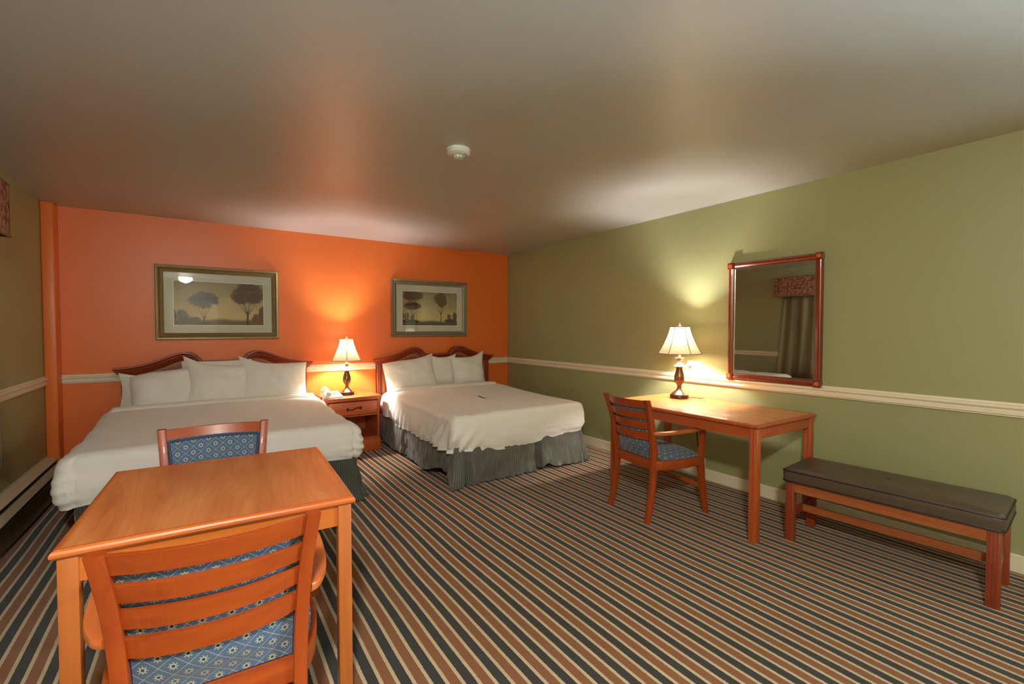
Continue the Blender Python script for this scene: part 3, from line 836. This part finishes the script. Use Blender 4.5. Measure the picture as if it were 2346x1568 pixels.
for k in range(N+1):
    f = k/N*(len(way)-1); i = min(int(f), len(way)-2); p = way[i].lerp(way[i+1], smooth(0, 1, f-i)*.5+(f-i)*.5)
    a = k*2*PI/12
    pts.append(p+Vector((math.cos(a)*.007, math.sin(a)*.004, math.sin(a)*.007)))
tube(bm, pts, .0022, 5); obj('coiled_cord', bm, M['phone'], t, smooth=True)

# ------------------------------------------------------------------ armchairs
POST = [(0, -.012, .196), (.12, .018, .194), (.28, .043, .192), (.42, .050, .193), (.56, .038, .197), (.70, .010, .205), (.80, -.022, .214), (.862, -.044, .220)]   # z, y, x of post centre
def post_at(z): return (sinterp([(a, c) for a, b_, c in POST], z), sinterp([(a, b_) for a, b_, c in POST], z))
SL = [(.857, .800), (.774, .720), (.702, .648), (.625, .568)]
def slat_rows(z1, z0, half, bow, th, yoff=0.0, n=20, crown=0.0):
    rows = []
    for k in range(n+1):
        u = -1+2*k/n; row = []
        for (zz, sgn) in ((z0, -1), (z1, -1), (z1, 1), (z0, 1)):
            px, py = post_at(zz)
            row.append(Vector((u*(px-.016)*half, py+yoff-bow*(1-u*u)+sgn*th/2, zz)))
        rows.append(row)
    return rows
def make_chair(label, loc, rotz, slat_bow=.045):
    t = thing('armchair', label, 'armchair', loc, rotz, 'wooden armchairs with blue upholstery')
    for s in (-1, 1):
        rows = []
        for k in range(25):
            z = .862*k/24; px, py = post_at(z)
            dep = interp([(0, .017), (.3, .022), (.5, .024), (.862, .018)], z)
            rows.append(ring_rect((s*px, py, z), (1, 0, 0), (0, 1, 0), .0175, dep, .004))
        bm = B(); grid(bm, rows, closed_j=True, cap=True); obj('rear_post', bm, M['chair'], t, smooth=True)
    for i, (z1, z0) in enumerate(SL):
        bm = B(); grid(bm, slat_rows(z1, z0, 1.01, slat_bow, .016), closed_j=True, cap=True)
        bmesh.ops.bevel(bm, geom=[e for e in bm.edges if e.calc_length() > .02 or len(e.link_faces) == 2 and e.calc_face_angle(0) > .8], offset=.0025, segments=2, affect='EDGES')
        obj('slat', bm, M['chair_x'], t, smooth=True)
    bm = B(); grid(bm, slat_rows(.428, .362, 1.01, .0, .020), closed_j=True, cap=True); obj('lower_back_rail', bm, M['chair_x'], t)
    # upholstered back pad on the sitter's side, with its piping
    z1, z0 = .812, .430
    def pad_pt(u, v, off):
        z = z0+(z1-z0)*v; px, py = post_at(z)
        bow = slat_bow*(1-u*u)*smooth(0, .25, v)*1.0
        return Vector((u*(px-.016)*1.0, py+.012-bow+off, z))
    rows = []
    n = 22
    for k in range(n+1):
        u = -1+2*k/n; row = []
        for j in range(n+1):
            v = j/n; th = .020*(1-abs(u)**6)*(1-abs(2*v-1)**6)+.006
            row.append(pad_pt(u*.985, v, th))
        row += [pad_pt(u*.985, 1-j/n, -.002) for j in range(n+1)]
        rows.append(row)
    bm = B(); grid(bm, rows, closed_j=True, cap=True); pd = obj('back_pad', bm, M['pad'], t, smooth=True)
    bm = B(); loop = []
    for u, v in [(-.95+1.9*k/16, 1-.02) for k in range(17)]+[(.95, .98-.96*k/10) for k in range(1, 11)]+[(.95-1.9*k/16, .02) for k in range(1, 17)]+[(-.95, .02+.96*k/10) for k in range(1, 11)]: loop.append(pad_pt(u, v, .012))
    tube(bm, loop, .006, 8); obj('piping', bm, M['piping'], pd, smooth=True)
    # curved seat rail ring (plan outline)
    def outl(f):   # f 0..1 : rear right -> front right -> front left -> rear left
        tab = [(0, (.190, .040)), (.12, (.232, .13)), (.24, (.256, .26)), (.35, (.250, .38)), (.42, (.235, .455)), (.5, (0, .475)), (.58, (-.235, .455)), (.65, (-.250, .38)), (.76, (-.256, .26)), (.88, (-.232, .13)), (1, (-.190, .040))]
        return (sinterp([(a, p[0]) for a, p in tab], f), sinterp([(a, p[1]) for a, p in tab], f))
    rows = []
    for k in range(61):
        f = k/60; x, y = outl(f); a = outl(max(f-.01, 0)); c = outl(min(f+.01, 1))
        d = Vector((c[0]-a[0], c[1]-a[1], 0)).normalized(); nn = Vector((d.y, -d.x, 0))
        rows.append(ring_rect((x, y, .395), nn, (0, 0, 1), .011, .033, .003))
    bm = B(); grid(bm, rows, closed_j=True, cap=True); obj('seat_rail', bm, M['chair_x'], t, smooth=True)
    # seat cushion
    rows = []; nr = 12
    outline = [(x, max(y, .085)) for x, y in [outl(k/50) for k in range(51)]+[(-.12, .045), (0, .045), (.12, .045)]]
    cxs, cys = 0, .25
    for i in range(nr+1):
        f = i/nr
        z = .485-.050*f**4
        rows.append([Vector((cxs+(x-cxs)*f*.975, cys+(y-cys)*f*.965, z)) for x, y in outline])
    rows.append([Vector((cxs+(x-cxs)*.975, cys+(y-cys)*.965, .405)) for x, y in outline])
    bm = B(); grid(bm, rows, closed_j=True); bmesh.ops.remove_doubles(bm, verts=bm.verts, dist=.0005); obj('seat', bm, M['seatfab'], t, smooth=True)
    for s in (-1, 1):
        rows = []
        for k in range(19):
            z = .615*k/18
            x = sinterp([(0, .256), (.2, .246), (.38, .244), (.5, .250), (.615, .268)], z); y = sinterp([(0, .505), (.2, .475), (.38, .458), (.5, .462), (.615, .450)], z)
            w_ = interp([(0, .014), (.35, .019), (.5, .017), (.615, .015)], z)
            rows.append(ring_rect((s*x, y, z), (1, 0, 0), (0, 1, 0), w_, w_*1.25, .004))
        bm = B(); grid(bm, rows, closed_j=True, cap=True); obj('front_leg', bm, M['chair'], t, smooth=True)
        tab = [(0, (.213, .028)), (.10, (.232, .045)), (.25, (.255, .115)), (.45, (.266, .22)), (.70, (.268, .35)), (.88, (.262, .45)), (1, (.262, .500))]
        rows = []
        for k in range(33):
            f = k/32; g = lambda q: Vector((s*sinterp([(a, p[0]) for a, p in tab], q), sinterp([(a, p[1]) for a, p in tab], q), 0))
            p = g(f); d = (g(min(f+.01, 1))-g(max(f-.01, 0))).normalized(); nn = Vector((d.y, -d.x, 0))
            hw = interp([(0, .017), (.15, .020), (.4, .022), (.85, .026), (.95, .024), (1, .014)], f)
            rows.append(ring_rect(p+Vector((0, 0, .626+.006*f)), nn, (0, 0, 1), hw, .012, .005))
        bm = B(); grid(bm, rows, closed_j=True, cap=True); obj('armrest', bm, M['chair_arm'], t, smooth=True)
    bm = B(); box(bm, -.235, .235, .468, .486, .185, .215, .003); obj('front_stretcher', bm, M['chair_x'], t, smooth=True)
    return t
# dining table first (chairs tuck under it)
TB = (.068, 2.095)
ch1 = make_chair('slat-backed wooden armchair seen from behind, pushed under the near side of the small table', (.022, 1.352, 0), math.radians(-2.5))
ch2 = copy_tree(ch1); ch2.location = (.050, 2.735, 0); ch2.rotation_euler = (0, 0, math.radians(180-2.0))
ch2['label'] = 'wooden armchair with blue padded back, between the small table and the left bed'
ch3 = copy_tree(ch1); ch3.location = (2.583, 2.27, 0); ch3.rotation_euler = (0, 0, math.radians(-90-7.0))
ch3['label'] = 'slat-backed wooden armchair with blue seat standing at the desk by the right wall'

def table(name, label, loc, rotz, sx, sy, zt, legm, apm, topm, rimm, leg=.046, th=.028, inset=.012, ap=.075, lip=.008):
    t = thing(name, label, name.split('_')[-1], loc, rotz)
    hx, hy = sx/2, sy/2
    tp = obj('top', box(B(), -hx+.02, hx-.02, -hy+.02, hy-.02, zt-th, zt), topm, t)
    bm = B(); rows = []
    for (ox, oz) in ((-.0205, 0), (-.004, 0), (.0, -.003), (.0, -.009), (-.006, -.012), (-.004, -.018), (-.010, -th), (-.0205, -th)):
        pass
    prof = [(-.0205, .0003), (-.012, .0003), (-.004, -.004), (0, -.010), (0, -.018), (-.005, -.024), (-.012, -th), (-.0205, -th)]
    cor = [(1, -1), (1, 1), (-1, 1), (-1, -1)]
    for cx_, cy_ in cor: rows.append([Vector((cx_*(hx+o), cy_*(hy+o), zt+z)) for o, z in prof])
    grid(bm, rows, closed_j=True, closed_i=True); obj('edge_moulding', bm, rimm, tp)
    for a, c in cor:
        bm = B(); x = a*(hx-inset-leg/2); y = c*(hy-inset-leg/2)
        box(bm, x-leg/2, x+leg/2, y-leg/2, y+leg/2, 0, zt-th, .004, 2)
        if name == 'desk':
            for q in (-1, 1): box(bm, x-leg/2-.003, x-leg/2, y+q*.012-.004, y+q*.012+.004, 0, zt-th, .001, 1)
        obj('leg', bm, legm, t, smooth=True)
    bm = B(); e = leg+inset
    for s in (-1, 1):
        box(bm, -hx+e, hx-e, s*(hy-inset-.018)-.009, s*(hy-inset-.018)+.009, zt-th-ap, zt-th)
        box(bm, s*(hx-inset-.018)-.009, s*(hx-inset-.018)+.009, -hy+e, hy-e, zt-th-ap, zt-th)
    obj('apron', bm, apm, t)
    return t
table('dining_table', 'small square honey-coloured wooden table in the left foreground, between two armchairs', (*TB, 0), math.radians(-2.6), .80, .83, .75, M['table_leg'], M['apron'], M['table_top'], M['table_rim'])
table('desk', 'long orange wooden desk against the right green wall, under the mirror', (3.245, 2.11, 0), math.radians(-1.2), .77, 1.285, .75, M['desk_leg'], M['desk_apron'], M['desk_top'], M['desk_leg'], leg=.05, ap=.068)

# ------------------------------------------------------------------ bench
t = thing('bench', 'long low wooden bench with dark brown vinyl cushion, right of the desk', 'bench', (3.305, .955, 0), math.radians(-86.4-0))
hl, hd = .475, .195
bm = B(); n = 30; rows = []
prof = [(0, .382), (1, .382), (1.0, .392), (1.004, .42), (1.0, .448), (.985, .458), (.93, .468), (.6, .476), (0, .478)]
rows = []
for q, z in prof:
    sx = (hl+.014)-(1-q)*.25 if q > .8 else (hl+.014)*q; sy = (hd+.016)-(1-q)*.25 if q > .8 else (hd+.016)*q
    rows.append([Vector((x, y, z)) for x, y in rrect(max(sx, .01), max(sy, .005), .025 if q > .8 else .02*q+.001, (24, 10), 5)])
grid(bm, rows, closed_j=True); bmesh.ops.remove_doubles(bm, verts=bm.verts, dist=.0004)
cu = obj('cushion', bm, M['leather'], t, smooth=True)
for z in (.452, .389):
    bm = B(); rr = [Vector((x, y, z)) for x, y in rrect(hl+.015, hd+.017, .025, (10, 6), 5)]
    tube(bm, rr+[rr[0], rr[1]], .0035, 6); obj('piping', bm, M['leather_dark'], cu, smooth=True)
for sx in (-1, 1):
    for sy in (-1, 1):
        bm = B(); x = sx*(hl-.025); y = sy*(hd-.022)
        box(bm, x-.025, x+.025, y-.022, y+.022, 0, .38, .003)
        for q in (-.012, 0, .012): box(bm, x+q-.003, x+q+.003, y+sy*.022-.002, y+sy*.022+.002, 0, .378, .001, 1)
        obj('leg', bm, M['bench_leg'], t, smooth=True)
for s in (-1, 1): obj('side_rail', box(B(), -hl+.05, hl-.05, s*(hd-.014)-.010, s*(hd-.014)+.010, .318, .38, .002), M['bench_rail'], t)
for s in (-1, 1): obj('end_rail', box(B(), s*(hl-.022)-.010, s*(hl-.022)+.010, -hd+.044, hd-.044, .318, .38, .002), M['bench_leg'], t)
for s in (-1, 1): obj('end_stretcher', box(B(), s*(hl-.025)-.010, s*(hl-.025)+.010, -hd+.044, hd-.044, .150, .195, .002), M['bench_leg'], t)
obj('long_stretcher', box(B(), -hl+.035, hl-.035, -.011, .011, .150, .195, .002), M['bench_rail'], t)

# ------------------------------------------------------------------ mirror
t = thing('wall_mirror', 'rectangular mirror in a red-brown wooden frame on the right green wall above the desk', 'mirror', (XR-.003, 1.829, .93))
hw, hh = .355, .975; fw = .045
prof = [(0, 0), (0, -.020), (.006, -.030), (.018, -.034), (.030, -.030), (.036, -.022), (.045, -.020), (.045, -.006)]   # across frame from outside, depth towards room
# local: x = depth (negative into the room), y along wall, z up
def bar(ya, yb, za, zb, horizontal, inner_sign):
    rows = []
    bm = B()
    for k in (0, 1):
        row = []
        for o, d in prof:
            if horizontal:
                zz = (za if inner_sign > 0 else zb)+inner_sign*o; row.append(Vector((d, ya if k == 0 else yb, zz)))
            else:
                yy = (ya if inner_sign > 0 else yb)+inner_sign*o; row.append(Vector((d, yy, za if k == 0 else zb)))
        rows.append(row)
    grid(bm, rows, closed_j=True, cap=True); return bm
for s in (-1, 1):
    ya = -hw if s < 0 else hw-fw
    obj('frame_side', bar(ya, ya+fw, fw, hh-fw, False, 1 if s < 0 else -1), M['mirror_frame'], t, smooth=True)
for s in (0, 1):
    za = 0 if s == 0 else hh-fw
    obj('frame_bar', bar(-hw+fw, hw-fw, za, za+fw, True, 1 if s == 0 else -1), M['mirror_frame'], t, smooth=True)
for sy in (-1, 1):
    for z in (fw/2, hh-fw/2):
        bm = B(); y = sy*(hw-fw/2); box(bm, -.038, 0, y-.026, y+.026, z-.026, z+.026, .003)
        cb = obj('corner_block', bm, M['mirror_frame'], t, smooth=True)
        bm = B(); lathe(bm, [(0, 0), (.015, 0), (.015, .004), (.011, .006), (.009, .003), (.005, .003), (.004, .007), (0, .008)], 20)
        bmesh.ops.transform(bm, matrix=Matrix.Translation((-.037, y, z)) @ Matrix.Rotation(-PI/2, 4, 'Y'), verts=bm.verts)
        obj('rosette', bm, M['table_rim'], cb, smooth=True)
obj('mirror_glass', box(B(), -.014, -.008, -hw+fw-.004, hw-fw+.004, fw-.004, hh-fw+.004), M['mirror'], t)
bm = B(); prev = None
q = fw; rows = [[Vector((-.0145, y, z)), Vector((-.021, y, z))] for y, z in ((-hw+q, q), (hw-q, q), (hw-q, hh-q), (-hw+q, hh-q))]
rows2 = [[Vector((-.0145, y, z)), Vector((-.021, y, z))] for y, z in ((-hw+q+.006, q+.006), (hw-q-.006, q+.006), (hw-q-.006, hh-q-.006), (-hw+q+.006, hh-q-.006))]
full = [[a[0], a[1], b_[1], b_[0]] for a, b_ in zip(rows, rows2)]
grid(bm, full, closed_j=True, closed_i=True); obj('inner_bead', bm, M['bronze_hi'], t)

# ------------------------------------------------------------------ framed prints
def tree_px(img, X, Z, cx, cz, rx, rz, col, edge, seed, soft=.25, flat=1.0):
    rng = np.random.RandomState(seed)
    d = np.sqrt(((X-cx)/rx)**2+((Z-cz)/rz)**2)
    a = np.arctan2(Z-cz, X-cx)
    wob = np.zeros_like(X)
    for k in range(2, 24): wob += np.sin(a*k+rng.rand()*6.3)*rng.rand()*.09/np.sqrt(k)*(1 if k > 4 else 1.4)
    wob += (rng.rand(*X.shape)-.5)*.16
    m = np.clip((1+wob-d)/.10, 0, 1); rim = np.clip((1+wob-d)/soft, 0, 1)
    tex = (np.sin(X*61+seed)*np.sin(Z*47+2*np.sin(X*30))*.5+.5)*.35+rng.rand(*X.shape)*.25
    c = edge[None, None, :]*(1-rim[..., None])+col[None, None, :]*rim[..., None]
    c = c*(.8+.45*tex[..., None])
    return img*(1-m[..., None])+c*m[..., None]
def seg_px(img, X, Z, p0, p1, w0, w1, col):
    p0, p1 = np.array(p0), np.array(p1); d = p1-p0; L = d@d
    t_ = np.clip(((X-p0[0])*d[0]+(Z-p0[1])*d[1])/L, 0, 1)
    dist = np.hypot(X-p0[0]-t_*d[0], Z-p0[1]-t_*d[1]); w_ = w0+(w1-w0)*t_
    m = np.clip((w_-dist)/.003+.5, 0, 1)[..., None]
    return img*(1-m)+col*m
def rgb(*c): return np.array(srgb(*c)[:3])
def art(kind, w_, h_, nx=240, nz=132):
    x = np.linspace(0, w_, nx+1); z = np.linspace(0, h_, nz+1); X, Z = np.meshgrid(x, z, indexing='ij')
    rs = np.random.RandomState(kind)
    v = Z/h_
    if kind == 1: sky0, sky1, gnd = rgb(214, 180, 112), rgb(150, 132, 104), rgb(100, 84, 62)
    else: sky0, sky1, gnd = rgb(206, 186, 122), rgb(128, 118, 88), rgb(92, 80, 60)
    img = sky0*(1-v[..., None])**1.0+sky1*v[..., None]
    cl = (np.sin(X*9+2*np.sin(Z*11))*np.cos(Z*13+1.5*np.sin(X*7)))*.5+.5
    img = img*(.88+.2*cl[..., None])
    glow = np.exp(-((X-w_*.5)/.18)**2-((Z-h_*.25)/.18)**2)[..., None]
    img = img*(1-.35*glow)+rgb(226, 208, 150)*.35*glow
    g = np.clip((.16*h_+.006*np.sin(X*20)-Z)/.03, 0, 1)[..., None]
    img = img*(1-g)+gnd*g*(.85+.3*rs.rand(*X.shape)[..., None])
    sh = np.clip((.02-Z)/.02, 0, 1)[..., None]; img = img*(1-.5*sh)+rgb(50, 36, 24)*.5*sh
    br, ed, tr = rgb(84, 36, 16), rgb(150, 84, 34), rgb(58, 34, 22)
    T = lambda *a, **k: tree_px(*a, **k)
    if kind == 1:
        bl, be = rgb(98, 96, 92), rgb(140, 120, 96)
        img = T(img, X, Z, .07, .07, .055, .09, bl, be, 3); img = T(img, X, Z, .16, .04, .06, .045, bl, be, 4); img = T(img, X, Z, .0, .08, .02, .10, rgb(80, 66, 60), be, 5)
        for q in ((-.055, .12), (-.02, .13), (.02, .13), (.05, .12)): img = seg_px(img, X, Z, (.245, .06), (.245+q[0], .06+q[1]), .002, .001, tr)
        img = seg_px(img, X, Z, (.245, .0), (.245, .08), .004, .003, tr)
        img = T(img, X, Z, .245, .255, .135, .088, bl, be, 6)
        for q in ((-.09, .14), (-.06, .17), (-.03, .17), (.01, .16), (.04, .16), (.08, .13)): img = seg_px(img, X, Z, (.63, .10), (.63+q[0], .10+q[1]), .004, .0015, tr)
        img = seg_px(img, X, Z, (.625, 0), (.63, .12), .012, .007, tr)
        img = T(img, X, Z, .63, .335, .15, .125, br, ed, 7); img = T(img, X, Z, .58, .29, .10, .07, br, ed, 8); img = T(img, X, Z, .69, .29, .09, .07, br, ed, 9)
        img = T(img, X, Z, .70, .05, .035, .07, rgb(116, 62, 34), ed, 10); img = T(img, X, Z, .765, .08, .045, .12, rgb(104, 52, 30), ed, 11)
    else:
        for q in ((-.03, .08), (.0, .09), (.045, .06)): img = seg_px(img, X, Z, (.135, .12), (.135+q[0], .12+q[1]), .004, .002, tr)
        img = seg_px(img, X, Z, (.135, .03), (.135, .14), .006, .005, tr)
        img = T(img, X, Z, .135, .25, .12, .055, br, ed, 21); img = T(img, X, Z, .14, .385, .135, .075, br, ed, 22); img = T(img, X, Z, .11, .31, .03, .03, ed, ed, 23)
        img = T(img, X, Z, .06, .11, .035, .055, rgb(120, 84, 50), ed, 24); img = T(img, X, Z, .135, .10, .03, .045, rgb(120, 80, 46), ed, 25); img = T(img, X, Z, .0, .12, .025, .04, rgb(100, 66, 40), ed, 26)
        for q in ((-.05, .10), (-.02, .12), (.02, .11), (.045, .09)): img = seg_px(img, X, Z, (.535, .14), (.535+q[0], .14+q[1]), .003, .0015, tr)
        img = seg_px(img, X, Z, (.535, 0), (.535, .16), .006, .004, tr)
        img = T(img, X, Z, .535, .345, .09, .11, rgb(104, 78, 42), ed, 27)
        img = T(img, X, Z, .655, .115, .035, .035, rgb(128, 84, 40), ed, 28); img = T(img, X, Z, .74, .11, .035, .07, rgb(100, 66, 34), ed, 29)
        img = T(img, X, Z, .68, .06, .10, .03, rgb(76, 60, 42), rgb(90, 70, 50), 30); img = T(img, X, Z, .1, .05, .13, .025, rgb(72, 54, 40), rgb(90, 70, 50), 31)
    return X, Z, img
def print_mat(name):
    t = NT(name); a = t.n('ShaderNodeVertexColor', None, layer_name='Col').outputs[0]
    t.bump(t.noise(t.coord(), 300, 2), .05, .001)
    return t.set(color=a, rough=.7)
def picture(label, loc, kind, fm):
    t = thing('framed_picture', label, 'picture', loc, 0, 'framed tree prints on the orange wall')
    W_, H_ = 1.07, .735
    prof = [(0, 0), (0, .026), (.005, .033), (.022, .030), (.032, .020), (.040, .024), (.050, .020), (.062, .012), (.068, .010), (.068, 0)]
    # four mitred mouldings; local x across, y=-depth, z up
    cor = [(-W_/2, 0, 1, 1), (W_/2, 0, -1, 1), (W_/2, H_, -1, -1), (-W_/2, H_, 1, -1)]
    bm = B()
    for k in range(4):
        a, c = cor[k], cor[(k+1) % 4]
        rows = [[Vector((q[0]+q[2]*o, -d, q[1]+q[3]*o)) for o, d in prof] for q in (a, c)]
        grid(bm, rows, closed_j=True)
    bmesh.ops.remove_doubles(bm, verts=bm.verts, dist=.0002)
    obj('frame', bm, fm, t)
    obj('mat_board', box(B(), -W_/2+.06, W_/2-.06, -.006, -.001, .06, H_-.06), M['mat_board'], t)
    AW, AH = .775, .435; ax, az = -AW/2, .148
    bm = B(); obj('mat_bevel', box(bm, ax-.008, ax+AW+.008, -.0075, -.0062, az-.008, az+AH+.008), M['mat_lip'], t)
    X, Z, img = art(kind, AW, AH)
    nx, nz = X.shape
    me = bpy.data.meshes.new('print'); vs = [(ax+X[i, j], -.0085, az+Z[i, j]) for i in range(nx) for j in range(nz)]
    fs = [(i*nz+j, (i+1)*nz+j, (i+1)*nz+j+1, i*nz+j+1) for i in range(nx-1) for j in range(nz-1)]
    me.from_pydata(vs, [], fs); ca = me.color_attributes.new('Col', 'FLOAT_COLOR', 'POINT')
    cc = np.ones((nx*nz, 4)); cc[:, :3] = np.clip(img.reshape(-1, 3), 0, 1); ca.data.foreach_set('color', cc.ravel())
    me.materials.append(print_mat('landscape_print')); o = bpy.data.objects.new('print', me); COL.objects.link(o); o.parent = t
    obj('glass', box(B(), -W_/2+.064, W_/2-.064, -.0125, -.0105, .064, H_-.064), M['glass'], t)
    return t
picture('framed autumn tree landscape print above the left bed, ribbed bronze frame', (.167, YB-.003, 1.247), 1, M['frame_a'])
picture('framed print of two brown trees above the right bed, pewter-coloured frame', (2.505, YB-.003, 1.255), 2, M['frame_b'])

# ------------------------------------------------------------------ ceiling items
t = thing('smoke_detector', 'round white smoke detector on the ceiling in the middle of the room', 'smoke detector', (1.305, 2.50, H))
bm = B(); lathe(bm, [(0, 0), (.072, 0), (.073, -.004), (.070, -.016), (.0, -.016)], 40); obj('base', bm, M['detector'], t, smooth=True)
bm = B(); lathe(bm, [(.066, -.016), (.066, -.019), (.070, -.020), (.070, -.027), (.064, -.033), (.040, -.040), (.028, -.041), (.0, -.041)], 40); obj('cover', bm, M['detector'], t, smooth=True)
bm = B(); lathe(bm, [(.030, -.041), (.029, -.050), (.024, -.054), (0, -.055)], 30); cp = obj('sensor_cap', bm, M['detector'], t, smooth=True)
bm = B()
for k in range(10):
    a = k*2*PI/10; box(bm, .0285*math.cos(a)-.002, .0285*math.cos(a)+.002, .0285*math.sin(a)-.002, .0285*math.sin(a)+.002, -.050, -.045)
obj('vent_slots', bm, M['slot'], cp)
bm = B()
for k in range(14):
    a = math.radians(-75+k*7); r = .052; x, y = r*math.cos(a), r*math.sin(a); box(bm, x-.0022, x+.0022, y-.0015, y+.0015, -.0388+.0, -.0355)
obj('raised_print', bm, M['phone_grey'], t)
t = thing('ceiling_light', 'round frosted glass dome ceiling light, lit, seen reflected in the left picture', 'ceiling light', (-.257, -.40, H))
bm = B(); lathe(bm, [(0, 0), (.145, 0), (.145, -.012), (.13, -.022), (0, -.022)], 40); obj('flange', bm, M['bronze_hi'], t, smooth=True)
bm = B(); lathe(bm, [(.115, -.023), (.118, -.035), (.112, -.065), (.09, -.095), (.055, -.115), (.018, -.124), (.012, -.135), (0, -.138)], 40); obj('globe', bm, M['globe'], t, smooth=True)

# ------------------------------------------------------------------ window dressing of the left wall
t = thing('valance', 'rose and tan paisley fabric valance over the window on the left wall', 'valance', (XL, 2.05, 1.92))
bm = B(); box(bm, .135, .147, -1.9, 2.05, 0, .325, .003); box(bm, .002, .147, 2.038, 2.05, 0, .325, .003); box(bm, .002, .147, -1.9, -1.888, 0, .325, .003); box(bm, .002, .147, -1.9, 2.05, .315, .327, .002)
obj('cloth_box', bm, M['valance'], t)
bm = B()
for z in (.003, .325): tube(bm, [(.006, 2.048, z), (.147, 2.050, z), (.148, -1.9, z), (.006, -1.898, z)], .006, 6)
obj('cord_trim', bm, M['valance_trim'], t, smooth=True)
def curtain(label, ya, yb, yat, ybt):
    bm = B(); rows = []; n = 160
    for k in range(n+1):
        f = k/n; row = []
        for j in range(13):
            v = j/12; y = (yat+(ybt-yat)*f)*(1-v)+(ya+(yb-ya)*f)*v
            x = .065+.020*math.sin(f*2*PI*8+.6*math.sin(v*2))+.012*math.sin(f*2*PI*3+v*2)+.006*v*math.sin(f*40)
            row.append(Vector((x, y, 1.44-1.44*v)))
        rows.append(row)
    grid(bm, rows); o = obj('curtain', bm, M['curtain'], None, smooth=True, loc=(XL, 0, .50)); sm = o.modifiers.new('s', 'SOLIDIFY'); sm.thickness = .003
    return tag(o, label, 'curtain', 'olive drapes on the left wall')
curtain('olive-brown drape hanging under the valance on the left wall, seen in the mirror', 2.5, 4.08, 2.55, 3.96)
curtain('olive-brown drape at the near end of the left wall window', -.3, 2.46, -.2, 2.5)

# ------------------------------------------------------------------ outlets and cords
t = thing('wall_outlet', 'ivory double outlet plate on the right wall above the chair rail, behind the desk lamp', 'outlet', (XR-.001, 2.525, 1.003))
pt_ = obj('cover_plate', box(B(), -.006, 0, -.062, .062, -.060, .060, .002), M['plate'], t, smooth=True)
for y in (-.028, .028):
    for z in (-.020, .020):
        bm = B(); box(bm, -.009, -.0055, y-.015, y+.015, z-.013, z+.013, .003); sk = obj('socket', bm, M['plate'], t, smooth=True)
        bm = B(); box(bm, -.0095, -.0088, y-.007, y-.005, z-.004, z+.006); box(bm, -.0095, -.0088, y+.005, y+.007, z-.004, z+.006); obj('slots', bm, M['slot'], sk)
t = thing('plug', 'small purple-grey plug with a loop stuck in the outlet beside the desk lamp', 'plug', (XR-.011, 2.553, 1.023))
bm = B(); box(bm, -.032, 0, -.012, .012, -.012, .012, .004, 2); obj('body', bm, M['plug'], t, smooth=True)
bm = B(); tube(bm, [(-.034, .022+.014*math.cos(a*PI/8), .002+.012*math.sin(a*PI/8)) for a in range(17)], .0022, 6); obj('loop', bm, M['plug'], t, smooth=True)
t = thing('floor_outlet', 'small low outlet box on the right wall under the desk', 'outlet', (XR-.015, 2.42, .15))
obj('box', box(B(), -.03, 0, -.035, .035, -.05, .05, .004), M['plate'], t, smooth=True)
bm = B()
tube(bm, [(3.565, 2.42, .66), (3.565, 2.425, .70), (3.565, 2.40, .708), (3.565, 2.37, .68), (3.59, 2.38, .60), (3.60, 2.40, .45), (3.62, 2.40, .30), (3.66, 2.41, .20), (3.682, 2.42, .16)], .004, 8)
tube(bm, [(3.565, 2.36, .66), (3.565, 2.33, .70), (3.565, 2.31, .69), (3.59, 2.33, .62), (3.60, 2.36, .45), (3.63, 2.385, .25), (3.66, 2.39, .06), (3.64, 2.36, .008), (3.58, 2.34, .008)], .004, 8)
tube(bm, [(3.565, 2.39, .69), (3.565, 2.37, .712), (3.565, 2.34, .69), (3.565, 2.355, .645)], .004, 8)
tag(obj('power_cord', bm, M['black'], None, smooth=True), 'black looped power cord hanging under the back of the desk', 'cord')
